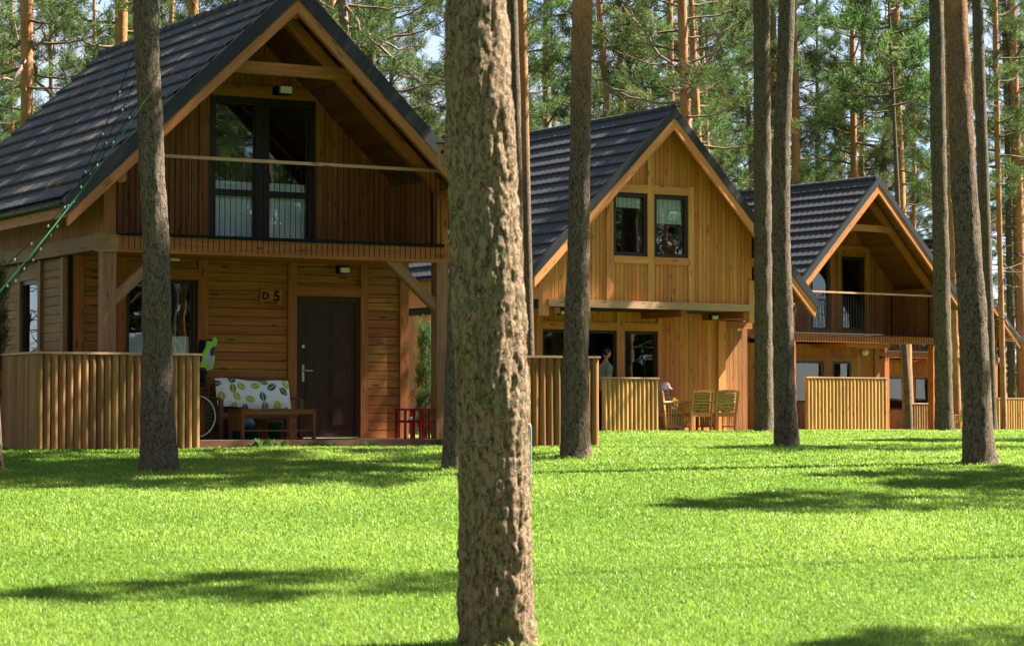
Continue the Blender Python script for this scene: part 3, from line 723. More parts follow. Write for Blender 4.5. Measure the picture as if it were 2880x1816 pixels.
def rakes(root, xm, zr, mL, mR, hL, hR, v, vt=.22, wd=.24, rafter=W_RAFT, out=.0):
    """dark verge metal and the pale bargeboards of the front gable"""
    for sg, mm, h in ((-1, mL, hL), (1, mR, hR)):
        m = MB(); x1 = xm+sg*(h+.02)
        top, bot = .035, -vt
        P = []
        for (xx, k) in ((xm, 0), (x1, h+.02)):
            for y in (v-.05, v+.04):
                for z in (top, bot): P.append((xx, y, zr-mm*k+z))
        m.hexa(P); m.build('verge_trim', M_VERGE, root)
        m = MB(); P = []; h2 = h-.03
        for (xx, k, zz0, zz1) in ((xm+sg*.001, 0, -vt+.004, -vt-wd), (xm+sg*h2, h2, -vt+.004, -vt-wd*.9)):
            for y in (v-.03, v+.05):
                for z in (zz0, zz1): P.append((xx, y, zr-mm*k+z))
        m.hexa(P); m.build('bargeboard', rafter, root)
def baluster_rail(root, x0, x1, z0, zt, y, pitch=.087, r=.006, hr=W_RAIL, bar=True, hx=None):
    rl = MB(); hx = hx or (x0, x1); rl.box(hx[0], hx[1], y-.03, y+.05, zt-.025, zt+.02); ho = rl.build('railing', hr, root)
    if bar:
        b = MB(); b.tube([(x0-.02, y, z0+.22), (x1+.02, y, z0+.22)], .022, 8); b.build('bottom_bar', M_BLK, ho)
    n = int((x1-x0)/pitch); me = None
    for i in range(n+1):
        if me is None:
            q = MB(); q.tube([(0, 0, z0), (0, 0, zt-.026)], r, 6); o = q.build('baluster', M_BLK, ho); me = o.data
        else: o = bpy.data.objects.new('baluster', me); C.objects.link(o); o.parent = ho
        o.location = (x0+i*pitch, y, 0)
    return ho
def wall_lamp(root, x, y, z):
    b = pbox('wall_lamp', M_BLK, root, x-.11, x+.11, y-.07, y, z-.055, z+.055)
    m = MB(); m.box(x-.07, x+.08, y-.11, y-.071, z-.04, z+.035); m.build('lamp_cover', M_LAMP, b)

# ---- nearest cabin
def origin(px, Y): return ((px-CX)/FPX*Y, Y)
o1 = origin(303, 35.0); TH1 = 29.5
c1 = empty('wooden_cabin', (*o1, 0), R(TH1), 'nearest wooden cabin with a balcony over its porch and a steep dark tiled roof', 'cabin', 'wooden holiday cabins in a row')
XM, ZR, MS, HS = 2.685, 6.83, .94, 3.52; VB = 7.75
rl = lambda x: ZR-.09-MS*abs(x-XM)
roof(c1, XM, ZR, MS, MS, HS, HS, -.52, VB, M_ROOFL)
rakes(c1, XM, ZR, MS, MS, HS, HS, -.56, vt=.24, wd=.20)
PD = 1.73
wl = [(.90,2.07,.12,2.56), (3.72,4.83,.12,2.36)]
wall(c1, W_HOR, front(PD), .1, 5.55, .12, 2.95, 'h', .135, wl, label='orange brown horizontal siding of the porch wall')
uh = [(2.24,4.04,3.13,5.42)]
wall(c1, W_VER, front(PD), 0.02, 5.35, 3.05, 9, 'v', .105, uh, rl, label='dark brown vertical boards of the balcony wall')
wall(c1, W_SIDE, sidew(-.02), PD, VB-.25, .12, 2.85, 'h', .135, [(2.90,3.76,.9,2.58)], label='weathered horizontal siding of the side wall')
wall(c1, W_VER, sidew(-.02), .08, VB-.25, 3.06, 4.10, 'v', .10)
wall(c1, W_VER, sidew(5.39, -1), .08, VB-.25, 3.06, 4.10, 'v', .10)
wall(c1, W_VER, sidew(5.24), .14, PD-.06, 3.06, 4.10, 'v', .10, inner=False)
wall(c1, W_HOR, sidew(5.66, -1), PD, VB-.25, .12, 2.95, 'h', .135)
wall(c1, W_VER, front(VB-.36), 0.0, 5.37, .12, 9, 'v', .14, (), rl)
pbox('floor_slab', M_DARK, c1, .02, 5.35, .02, VB-.4, 2.90, 3.04)
m = MB(); 
for i in range(13): m.box(.1, 5.3, .10+i*.125, .10+i*.125+.118, 2.872, 2.896)
m.build('porch_ceiling', W_VER, c1)
b = MB(); b.box(-.12, 5.5, -.06, .08, 2.83, 3.06); b.build('balcony_beam', W_BEAM, c1)
b = MB(); b.box(-.16, -.04, .081, VB-.2, 2.86, 3.08); b.box(-.24, .12, -.10, -.061, 2.82, 3.09); b.build('side_beam', W_POST, c1)
for x in (0.0, 5.37):
    b = MB(); b.box(x-.10, x+.10, -.059, .13, .12, 2.828, 2); b.build('post', W_POST, c1)
    b = MB(); b.box(x-.09, x+.09, -.055, .12, 3.061, 3.98, 2); b.build('post', W_BEAM, c1)
    b = MB(); b.tube([(x, -.50, 3.86), (x, VB-.1, 3.86)], .085, 12); b.build('purlin', W_BEAM, c1)
for p0, p1 in (((.02,0.02,2.10), (.86,0.02,2.86)), ((5.35,0.02,2.10), (4.44,0.02,2.90))):
    b = MB(); b.beam(p0, p1, .11, .15, (0,0,1)); b.build('knee_brace', W_POST, c1)
for sg in (-1, 1):  # inner truss
    b = MB(); b.beam((XM+sg*.02, .02, ZR-.38), (XM+sg*3.0, .02, ZR-.38-MS*2.98), .12, .17, (0,-1,0) if 0 else (0,0,1)); b.build('rafter', W_BEAM, c1)
b = MB(); b.box(XM-1.14, XM+1.14, -.05, .05, 5.53, 5.71); b.build('tie_beam', W_RAFT, c1)
b = MB(); b.tube([(XM, -.5, ZR-.45), (XM, 1.7, ZR-.45)], .07, 8); b.build('ridge_beam', W_BEAM, c1)
for k, (a, b_, z0, z1) in enumerate(((2.07,2.23,.12,2.92), (3.57,3.72,.12,2.92), (4.83,4.96,.12,2.92), (5.53,5.68,.12,2.92), (.76,.90,.12,2.92), (.08,.24,.12,2.92))):
    q = MB(); q.box(a, b_, PD-.045, PD+.03, z0, z1, 2); q.build('wall_post', W_BEAM, c1)
q = MB(); q.box(.90, 2.07, PD-.04, PD+.02, 2.56, 2.72); q.build('lintel', W_BEAM, c1)
q = MB(); q.box(3.72, 4.83, PD-.04, PD+.02, 2.36, 2.51); q.build('lintel', W_BEAM, c1)
q = MB(); q.box(2.08, 2.24, PD-.04, PD, 3.06, 5.42, 2); q.box(4.04, 4.18, PD-.04, PD, 3.06, 5.42, 2); q.box(1.6, 4.5, PD-.045, PD-.002, 5.42, 5.60); q.build('window_surround', W_VER, c1)
w1 = window(c1, .90, 2.07, .12, 2.56, PD+.02, 2, (.95,), [(0,.1,1.62),(1,.1,1.58)])
w2 = window(c1, 2.24, 3.14, 3.13, 5.42, PD-.0, 1, (.80,), [(0,.08,.98)], fw=.11, name='balcony_door')
w3 = window(c1, 3.141, 4.04, 3.13, 5.42, PD-.0, 1, (.80,), [(0,.08,.98)], fw=.11, name='balcony_door')
ws = window(c1, -.035, .825, .9, 2.58, 3.76, 1, (), None, -90)
ws.location = (-.035, 3.76, .9)
q = MB(); q.box(-.075, -.021, 2.78, 2.90, .12, 2.85, 2); q.box(-.075, -.021, 3.76, 3.88, .12, 2.85, 2); q.box(-.07, -.021, 2.90, 3.76, 2.58, 2.72); q.box(-.075, -.021, PD, PD+.13, .12, 2.85, 2); q.box(-.075, -.021, 4.95, 5.08, .12, 2.85, 2); q.build('side_trim', W_POST, c1)
# front door
q = MB(); q.box(3.72, 3.79, PD, PD+.09, .13, 2.36, 2); q.box(4.76, 4.83, PD, PD+.09, .13, 2.36, 2); q.box(3.79, 4.76, PD, PD+.09, 2.29, 2.36); q.build('door_frame', W_DOOR, c1)
q = MB(); q.box(3.79, 4.76, PD+.035, PD+.08, .15, 2.29, 2)
for (px0, px1) in ((3.90,4.22), (4.33,4.65)):
    for (a, b_) in ((.30,.62), (.72,1.24), (1.34,1.62), (1.72,2.14)):
        q.box(px0, px1, PD+.022, PD+.036, a, b_, 2); q.box(px0+.04, px1-.04, PD+.014, PD+.023, a+.04, b_-.04, 2)
dr = q.build('door', W_DOOR, c1)
q = MB(); q.box(3.835, 3.875, PD+.012, PD+.034, 1.02, 1.28); q.tube([(3.855,PD+.02,1.19),(3.855,PD-.03,1.19),(3.87,PD-.035,1.19),(4.0,PD-.035,1.188)], .012, 8); q.build('handle', M_STEEL, dr)
q = MB(); q.tube([(3.855,PD+.034,1.57),(3.855,PD+.008,1.57)], .028, 12); q.build('lock', M_STEEL, dr)
q = MB(); q.box(3.74, 4.80, PD-.03, PD+.1, .142, .155); q.build('threshold', M_STEEL, c1)
wall_lamp(c1, 1.66, PD, 2.87); wall_lamp(c1, 4.52, PD, 2.78)
wall_lamp(c1, 3.32, PD-.04, 5.70) if 0 else None
b_ = pbox('wall_lamp', M_BLK, c1, 3.05, 3.30, .95, 1.15, 5.40, 5.52); q = MB(); q.box(3.08, 3.27, .90, .949, 5.41, 5.51); q.build('lamp_cover', M_LAMP, b_)
baluster_rail(c1, .10, 5.36, 2.87, 4.235, -.09, .087, .0055, hx=(.02, 5.36))
# deck
q = MB()
for i in range(16): q.box(1.15 if i < 3 else -1.1, 5.60, -.33+i*.13, -.33+i*.13+.124, .105, .133)
q.build('porch_deck', W_DECK, c1)
q = MB(); q.box(1.15, 5.60, -.36, -.332, .03, .128); q.build('deck_fascia', W_DECK, c1)
for x in (2.2, 3.6, 4.95): 
    q = MB(); q.box(x, x+.12, -.28, -.16, -.12, .10, 2); q.build('deck_foot', W_DECK, c1)
# gutter on the left eave
q = MB(); gx, gz_ = XM-HS-.03, ZR-MS*HS-.06
pr = [(gx+.055*math.cos(a), gz_+.055*math.sin(a)) for a in np.linspace(math.pi, 2*math.pi, 9)]
vs = [(x, y, z) for y in (-.5, VB-.05) for x, z in pr]
q.add(vs, [(i, i+1, 9+i+1, 9+i) for i in range(8)], None, True); gt = q.build('gutter', M_GUT, c1)
gt.modifiers.new('s', 'SOLIDIFY').thickness = .006
for i in range(14):
    q = MB(); y = -.4+i*.6; q.tube([(gx+.06*math.cos(a)-.0, y, gz_+.06*math.sin(a)) for a in np.linspace(math.pi*.95, 2*math.pi, 7)], .008, 5); q.build('bracket', M_BLK, gt)
q = MB(); q.box(gx+.06, gx+.09, -.5, VB-.1, gz_-.20, gz_+.03); q.build('eave_board', W_RAFT, c1)
# number board
s_ = MB(); s_.box(3.10, 3.48, PD-.03, PD-.008, 2.205, 2.475); sg = s_.build('number_board', W_BEAM, c1)
def text(s, size, loc, mat, parent, name='lettering', bold=.0):
    cu = bpy.data.curves.new(name, 'FONT'); cu.body = s; cu.size = size; cu.extrude = .003; cu.offset = bold; cu.align_x = 'CENTER'
    o = bpy.data.objects.new(name, cu); C.objects.link(o); bpy.context.view_layer.update()
    me = bpy.data.meshes.new_from_object(o); bpy.data.objects.remove(o); me.materials.clear(); me.materials.append(mat)
    o = bpy.data.objects.new(name, me); C.objects.link(o); o.parent = parent; o.location = loc; o.rotation_euler = (R(90), 0, 0); return o
text('D', .16, (3.19, PD-.034, 2.29), M_DARK, sg, bold=.006); text('5', .22, (3.38, PD-.034, 2.27), M_DARK, sg, bold=.008)
q = MB()
for i in range(6): q.box(3.17+i*.038, 3.17+i*.038+.024, PD-.036, PD-.031, 2.225, 2.25)
q.build('small_print', M_DARK, sg)

# ---- middle cabin
o2 = origin(1522, 52.0); TH2 = 31.5
c2 = empty('wooden_cabin', (*o2, .10), R(TH2), 'middle cabin with pale yellow boarded gable and two upper windows', 'cabin', 'wooden holiday cabins in a row')
X2, Z2, mL2, mR2, hL2, hR2 = 3.10, 7.06, .99, 1.04, 3.62, 3.90
r2 = lambda x: Z2-.09-(mL2*(X2-x) if x < X2 else mR2*(x-X2))
roof(c2, X2, Z2, mL2, mR2, hL2, hR2, -.47, 8.6, M_ROOF)
rakes(c2, X2, Z2, mL2, mR2, hL2, hR2, -.50, vt=.20, wd=.26, rafter=W_YELB)
h2 = [(1.83,2.73,3.84,5.22), (2.90,3.82,3.84,5.22)]
wall(c2, W_YEL, front(0), .02, 5.58, 2.86, 9, 'v', .105, h2, r2, label='pale yellow vertical boards of the projecting gable')
q = MB()
for (a, b_, z0, z1) in ((1.65,1.83,2.86,5.42), (2.73,2.90,2.86,6.72), (3.82,3.98,2.86,5.42)): q.box(a, b_, -.035, 0, z0, z1, 2)
for (a, b_, z0, z1) in ((1.83,2.73,5.22,5.40), (2.90,3.82,5.22,5.40), (1.83,2.73,3.68,3.84), (2.90,3.82,3.68,3.84)): q.box(a, b_, -.045, 0, z0, z1)
q.build('window_surround', W_YELB, c2)
window(c2, 1.83, 2.73, 3.84, 5.22, .0, 1, (), [(0,1.06,1.28)], fw=.085, bm=M_CURT)
window(c2, 2.90, 3.82, 3.84, 5.22, .0, 1, (), [(0,.75,1.28)], fw=.085, bm=M_CURT)
q = MB(); q.box(.12, 5.48, -.12, -.0, 2.70, 2.86); q.build('gable_beam', W_RAIL, c2)
q = MB(); q.box(0, .16, -.06, .10, 2.5, 3.4, 2); q.box(5.46, 5.62, -.06, .10, 2.45, 3.4, 2); q.build('hanging_post', W_YELB, c2)
for x in (.3, 3.6, 5.3):
    q = MB(); q.box(x, x+.14, -.06, 1.6, 2.55, 2.69, 1); q.build('joist', W_BEAM, c2)
for x, z in ((-.02, 3.72), (5.62, 3.72)):
    q = MB(); q.box(x-.08, x+.10, -.45, 8.4, z, z+.18, 1); q.build('purlin', W_YELB, c2)
P2 = 1.5
lh = [(.95,1.62,.0,2.28), (2.0,2.92,.0,2.28), (3.12,4.04,.0,2.28)]
wall(c2, W_YEL, front(P2), .1, 5.72, 0.02, 2.72, 'v', .13, lh, label='yellow vertical boards of the terrace wall')
wall(c2, W_HON, front(P2+.5), 5.72, 6.95, 0.02, 2.60, 'v', .12, ())
q = MB()
for (a, b_, z0, z1) in ((.80,.95,0,2.7), (2.92,3.12,0,2.7), (4.04,4.14,0,2.6), (5.72,5.92,0,2.55), (1.62,2.0,0,2.28)): q = MB(); q.box(a, b_, P2-.05, P2, z0, z1, 2); q.build('wall_post', W_YELB, c2)
q = MB(); q.box(.951, 2.919, P2-.055, P2-.001, 2.28, 2.46); q.build('lintel', W_YELB, c2); q = MB(); q.box(3.12, 4.04, P2-.055, P2, 2.28, 2.46); q.build('lintel', W_YELB, c2)
q = MB(); q.box(5.93, 6.95, P2+.3, P2+.46, 2.40, 2.56); q.build('annex_beam', W_BEAM, c2)
window(c2, .95, 1.62, 0.05, 2.28, P2, 1, (), None)
window(c2, 3.12, 4.04, 0.05, 2.28, P2, 1, (), [(0,.1,2.1)] if 0 else None)
q = MB(); q.box(2.0, 2.07, P2, P2+.1, .04, 2.28, 2); q.box(2.85, 2.92, P2, P2+.1, .04, 2.28, 2); q.box(2.07, 2.85, P2, P2+.1, 2.21, 2.28); q.build('open_doorway', W_FRAME, c2)
wall(c2, W_YEL, sidew(.1), P2, 8.2, .02, 2.7, 'v', .13, ()); wall(c2, W_YEL, sidew(.0), .1, 8.2, 2.86, 3.95, 'v', .13)
wall(c2, W_YEL, sidew(5.62, -1), .1, 8.2, 2.7, 4.3, 'v', .13); wall(c2, W_HON, sidew(6.95, -1), P2+.5, 8.2, .02, 2.6, 'v', .13)
wall(c2, W_YEL, front(8.1), 0, 6.95, .02, 9, 'v', .14, (), r2)
pbox('floor_slab', M_DARK, c2, .04, 6.93, .12, 8.1, 2.70, 2.84)
pbox('ground_slab', M_DARK, c2, .1, 6.9, P2+.1, 8.1, -.1, .03)
wall_lamp(c2, 5.15, .9, 2.60); wall_lamp(c2, .9, .6, 2.60)
q = MB()
for i in range(15): q.box(-.3, 8.3, -.40+i*.13, -.40+i*.13+.124, -.02, .025)
q.build('terrace_deck', W_RAIL, c2)

# ---- third cabin (right front corner post at px 2629)
def balcony_cabin(px_right, Y, th, z0, label, top=6.98):
    ox, oy = origin(px_right, Y); W = 5.42; c, s = math.cos(R(th)), math.sin(R(th))
    cb = empty('wooden_cabin', (ox-W*c, oy-W*s, z0), R(th), label, 'cabin', 'wooden holiday cabins in a row')
    xm, zr, ms, hs = W/2, top-z0-.02, 1.0, 3.45; rf = lambda x: zr-.09-ms*abs(x-xm)
    roof(cb, xm, zr, ms, ms, hs, hs, -.52, 8.0, M_ROOF); rakes(cb, xm, zr, ms, ms, hs, hs, -.55, vt=.17, wd=.24, rafter=W_RAFT)
    P = 1.6; f = 2.72-z0
    hl = [(2.20,2.90,f+.15,f+2.25), (3.34,4.26,f+.15,f+2.25)]
    wall(cb, W_VER, front(P), .02, W-.02, f, 9, 'v', .11, hl, rf)
    window(cb, 2.20, 2.90, f+.15, f+2.25, P, 1, (), [(0,.05,1.3)], bm=M_CURT, name='balcony_door')
    window(cb, 3.34, 4.26, f+.15, f+2.25, P, 1, (), [(0,.05,1.15)], bm=M_CURT, name='balcony_door', fw=.09)
    q = MB(); q.box(2.92, 3.05, P-.04, P, f, f+2.4, 2); q.box(3.18, 3.33, P-.04, P, f, f+2.4, 2); q.box(4.27, 4.42, P-.04, P, f, f+2.4, 2); q.box(2.0, 4.5, P-.045, P-.002, f+2.4, f+2.56); q.build('window_surround', W_BEAM, cb)
    wall(cb, W_ORA, front(P), -.2, 4.75, 0, f-.25, 'v', .13, [(1.55,2.62,.85,2.02), (3.0,3.72,1.05,2.02)])
    window(cb, 1.55, 2.62, .85, 2.02, P, 1, (), [(0,.1,.75)], bm=M_CURT); window(cb, 3.0, 3.72, 1.05, 2.02, P, 1, (), [(0,.05,.5)], bm=M_CURT)
    q = MB(); q.box(1.45, 3.95, P-.04, P, 2.02, 2.14); q.build('lintel', W_BEAM, cb); q = MB(); q.box(2.65, 2.97, P-.035, P, .0, 2.02, 2); q.build('wall_post', W_BEAM, cb); q = MB(); q.box(4.6, 4.78, P-.06, P, 0, f-.25, 2); q.build('wall_post', W_BEAM, cb)
    wall(cb, W_ORA, sidew(4.75, -1), P, 7.8, 0, f-.1, 'v', .13); wall(cb, W_ORA, sidew(-.2), P, 7.8, 0, f-.1, 'v', .13)
    for x, sg2 in ((0, 1), (W, -1)): wall(cb, W_VER, sidew(x, sg2), .1, 7.8, f, f+1.2, 'v', .13)
    wall(cb, W_VER, sidew(W-.14), .14, P-.06, f, f+1.2, 'v', .1, inner=False)
    wall(cb, W_VER, front(7.75), 0, W, 0, 9, 'v', .14, (), rf)
    pbox('floor_slab', W_ORA, cb, .02, W-.02, .05, 7.7, f-.14, f)
    q = MB(); q.box(-.1, W+.1, -.06, .08, f-.25, f-.02); q.build('balcony_beam', W_ORA, cb)
    q = MB(); q.box(2.2, 3.9, .2, 1.5, f-.36, f-.25, 0); q.build('joist', W_ORA, cb)
    for x in (0, W):
        q = MB(); q.box(x-.12, x+.10, -.059, .14, -.1, f-.26, 2); q.build('post', W_ORA, cb); q = MB(); q.box(x-.09, x+.09, -.05, .12, f-.01, f+1.15, 2); q.build('post', W_BEAM, cb)
        q = MB(); q.box(x-.09, x+.09, -.45, 7.9, f+1.16, f+1.32, 1); q.build('purlin', W_BEAM, cb)
    for sg2 in (-1, 1):
        q = MB(); q.beam((xm+sg2*.02, .02, zr-.36), (xm+sg2*3.0, .02, zr-.36-ms*2.98), .12, .17); q.build('rafter', W_BEAM, cb)
    q = MB(); q.box(xm-1.0, xm+1.0, -.05, .05, zr-1.42, zr-1.24); q.build('tie_beam', W_RAFT, cb)
    baluster_rail(cb, .0, W, f-.25, f+1.11, -.09, .10, .008, hx=(-.05, W+.05))
    m2 = MB(); m2.lathe([(.0,-.12),(.07,-.12),(.10,-.06),(.11,0),(.05,.05),(0,.06)], 12, (4.15, P-.12, f-.42)); m2.build('wall_lamp', M_LAMP, cb)
    q = MB()
    for i in range(15): q.box(-.3, W+.3, -.40+i*.13, -.40+i*.13+.124, -.08, .0)
    q.build('porch_deck', W_DECK, cb)
    return cb
balcony_cabin(2629, 69.0, 36, -.02, 'third cabin with an orange porch and a balcony, seen between the right hand trunks')
ox4, oy4 = origin(2660, 86)
balcony_cabin(2797, 88.2, 36, -.18, 'farthest cabin, mostly hidden behind the thickest right hand trunk', 6.70)

# ------------------------------------------------------------------ fences
def fence(label, org, th, z0, h, segs, d, polemat, group='log fences round the terraces', raild=W_RAIL):
    rt = empty('log_fence', (*org, z0), R(th), label, 'fence', group)
    me = []
    for k in range(3):
        q = MB(); q.tube([(0, 0, 0), (0, 0, h*.5), (0, 0, h)], [d/2*1.02, d/2, d/2*.98], 14); q.v = [(x+.004*noise.noise(Vector((x*9+k*5, y*9, z*2))), y+.004*noise.noise(Vector((x*9, y*9+k*7, z*2))), z) for x, y, z in q.v]
        o = q.build('tmp', polemat); me.append(o.data); bpy.data.objects.remove(o)
    i = 0
    for (x0, y0, x1, y1) in segs:
        L = math.hypot(x1-x0, y1-y0); n = int(round(L/(d*.985)))
        for k in range(n+1):
            o = bpy.data.objects.new('pole', me[i % 3]); C.objects.link(o); o.parent = rt; i += 1
            t = (k+.0)/n; o.location = (x0+(x1-x0)*t, y0+(y1-y0)*t, random.uniform(-.012, .0)); o.rotation_euler = (0, 0, random.random()*6.28)
        q = MB(); ex = nrm((x1-x0, y1-y0, 0))*d*.6; q.beam(np.array((x0, y0, h+.018))-ex, np.array((x1, y1, h+.018))+ex, d+.02, .032); q.build('top_rail', raild, rt)
    # inner rails
    for (x0, y0, x1, y1) in segs:
        nn = np.array((0, .075, 0)) if abs(x1-x0) > abs(y1-y0) else np.array((.075 if x0 < 1 else -.075, 0, 0))
        for z in (h*.25, h*.8):
            q = MB(); q.beam(np.array((x0, y0, z))+nn, np.array((x1, y1, z))+nn, .05, .09); q.build('cross_rail', polemat, rt)
    return rt
def local(org, th, u, v):
    c, s = math.cos(R(th)), math.sin(R(th)); return (org[0]+u*c-v*s, org[1]+u*s+v*c)
fence('brown log fence round the left end of the nearest cabin porch', local(o1, TH1, 1.17, -.43), TH1, .03, 1.315, [(0,0,-2.33,0), (-2.33,.11,-2.33,1.75)], .112, W_POLE)
of2 = origin(1462, 36.2)
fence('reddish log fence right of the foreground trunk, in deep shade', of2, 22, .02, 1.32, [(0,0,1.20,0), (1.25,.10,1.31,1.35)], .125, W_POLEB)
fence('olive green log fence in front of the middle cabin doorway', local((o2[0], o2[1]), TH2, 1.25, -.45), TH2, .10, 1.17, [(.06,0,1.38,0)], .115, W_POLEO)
of4 = origin(2270, 66.0)
fence('pale striped log fence screening the third cabin terrace', of4, 33, .02, 1.47, [(0,0,2.75,0)], .125, W_POLEO)
of5 = origin(2806, 86.0)
fence('log fence running out of the picture at the right edge', of5, 36, -.2, 1.26, [(0,0,3.6,0)], .125, W_POLEO)
of6 = origin(2562, 80.0)
fence('small log fence seen through the porch of the third cabin', of6, 36, -.1, .95, [(0,0,1.0,0)], .11, W_POLE)

FOOT = [(o1[0], o1[1], TH1, 1.1, 5.6, -.34, 8), (o1[0], o1[1], TH1, -1.15, 5.6, -.3, 8), (o2[0], o2[1], TH2, -.3, 8.3, -.35, 8.6),
        (of2[0], of2[1], 22, 0, 1.3, .05, 1.3)]

# ------------------------------------------------------------------ young spruces and far underwood
YS = [crown_mesh('crown', 400+i, .25, 6.5+i, 1.7, 70, 6, 4, 9, .15, .02, 0, [B_TWIG, M_NEEDLE2], .02, .85) for i in range(2)]
sp = np.random.default_rng(21)
for i in range(44):
    y = 97+45*(i % 4)/4+sp.uniform(0, 10); x = (-1+2*(i+.5)/44+sp.uniform(-.02, .02))*(.209*y+3)
    r = empty('spruce_tree', (x, y, float(gz(0, y))), sp.random()*6, 'one of the low dark spruces filling the underwood beneath the far pines', 'spruce tree', 'low spruces under the far pines')
    m = MB(); m.tube([(0,0,0),(0,0,3),(0,0,6.4)], [.07,.05,.012], 6); m.build('trunk', B_GREY, r)
    crown(r, YS[i % 2], 0, 0, 0, sp.uniform(.8, 1.2), sp.uniform(.6, 1.1))
# pines to the right of and behind the photographer: they stand in the window reflections and cast the shadow patches
OFF = []; ro_ = np.random.default_rng(3)
for gx_ in range(18, 60, 7):
    for gy_ in range(-6, 78, 7):
        x = gx_+ro_.uniform(-2, 2); y = gy_+ro_.uniform(-2, 2)
        if x > .209*max(y, 0)+17.5: OFF.append((x, y))
for i, (x, y) in enumerate(OFF):
    r = empty('pine_tree', (x, y, float(gz(0, y))), i*1.3, 'pine beside the lawn seen only as a reflection in the cabin windows', 'pine tree', 'pines reflected in the cabin windows')
    t = bpy.data.objects.new('trunk', TRUNK_FAR[i % 3]); C.objects.link(t); t.parent = r; t.scale = (1.3, 1.3, 1)
    crown(r, CROWN_MID[i % 3], 0, 0, 0, 1.1)
RING = []
rg = np.random.default_rng(77)
for gx_ in range(-38, 46, 8):
    for gy_ in range(-36, 72, 8):
        x = gx_+rg.uniform(-2, 2); y = gy_+rg.uniform(-2, 2)
        if (y < -4 and abs(x) < 45) or (y >= -4 and x < -.209*max(y, 0)-4.5): RING.append((x, y))
for i, (x, y) in enumerate(RING):
    r = empty('pine_tree', (x, y, float(gz(0, y))), i*1.9, 'pine of the wood around the lawn, outside the picture', 'pine tree', 'pines around the lawn outside the picture')
    t = bpy.data.objects.new('trunk', TRUNK_FAR[i % 3]); C.objects.link(t); t.parent = r; t.scale = (1.3, 1.3, 1)
    crown(r, CROWN_MID[i % 3], 0, -1.5, 0, 1.6)
for i in range(30):
    a = R(84+i*2.6); d_ = 62+6*(i % 2); x, y = -3+d_*math.sin(a), 38+d_*math.cos(a)
    r = empty('spruce_tree', (x, y, float(gz(0, y))), i*1.1, 'dense low spruce of the far wood edge on the right, outside the picture', 'spruce tree', 'spruces of the wood edge outside the picture')
    m = MB(); m.tube([(0,0,0),(0,0,3),(0,0,6.4)], [.09,.06,.012], 6); m.build('trunk', B_GREY, r)
    crown(r, YS[i % 2], 0, 0, 0, 2.6, 2.2)
SHD = [(10.0, 22.2, .55, .35, 10), (12.2, 28.3, .7, .35, 6.2), (15.0, 30.8, .9, .35, 6.2), (8.9, 35.0, 1.3, .6, 7), (14.0, 38.5, .9, .4, 6), (17.2, 44.5, 1.0, .4, 6), (13.2, 32.0, .5, .3, 6), (11.3, 18.2, .38, .12, 9.2), (8.0, 33.0, 1.2, .6, 6), (9.6, 42.6, 1.5, .6, 6.3)]
for i, (x, y, s, sz_, dz_) in enumerate(SHD):
    r = empty('pine_tree', (x, y, float(gz(0, y))), i*2.3, 'pine just outside the picture casting a shadow patch on the lawn', 'pine tree', 'pines casting shadow patches on the lawn')
    t = bpy.data.objects.new('trunk', TRUNK_FAR[i % 3]); C.objects.link(t); t.parent = r; t.scale = (.4, .4, .8)
    crown(r, CROWN_HIGH[i % 3], 0, dz_, 0, s, sz_)

# ------------------------------------------------------------------ things on and around the porches
c1p = lambda u, v: local(o1, TH1, u, v)
def soft(o, w=.006, seg=2):
    b = o.modifiers.new('bevel', 'BEVEL'); b.width = w; b.segments = seg; b.limit_method = 'ANGLE'; return o
# bench against the wall
bn = empty('garden_bench', (*c1p(2.84, 1.36), .133), R(TH1), 'slatted wooden garden bench against the porch wall under the leafy cushion', 'bench')
for x in (-.66, .66):
    q = MB(); q.box(x-.03, x+.03, .18, .24, 0, .92, 2); q.build('leg', W_FURN, bn)
    q = MB(); q.box(x-.03, x+.03, -.34, -.28, 0, .60, 2); q.build('leg', W_FURN, bn)
    q = MB()
    for i in range(7): q.tube([(x-.035+.0*i, -.36+.1*i, .60+.02*math.sin(i/6*3.14)) for i in range(7)], .022, 6) if i == 0 else None
    q.build('armrest', W_FURN, bn)
q = MB()
for i in range(6): q.box(-.63, .63, -.30+i*.085, -.235+i*.085, .38, .40, 0)
q.box(-.63, .63, -.33, -.305, .31, .38, 0); q.build('seat', W_FURN, bn)
q = MB()
for i in range(13): q.box(-.58+i*.095, -.545+i*.095, .19, .21, .45, .86, 2)
q.box(-.63, .63, .185, .235, .40, .45, 0)
n_ = 12
for i in range(n_):
    a, b_ = -.63+1.26*i/n_, -.63+1.26*(i+1)/n_; z = .90+.05*math.sin(math.pi*(i+.5)/n_); q.box(a, b_, .18, .235, .86, z, 0)
q.build('backrest', W_FURN, bn)
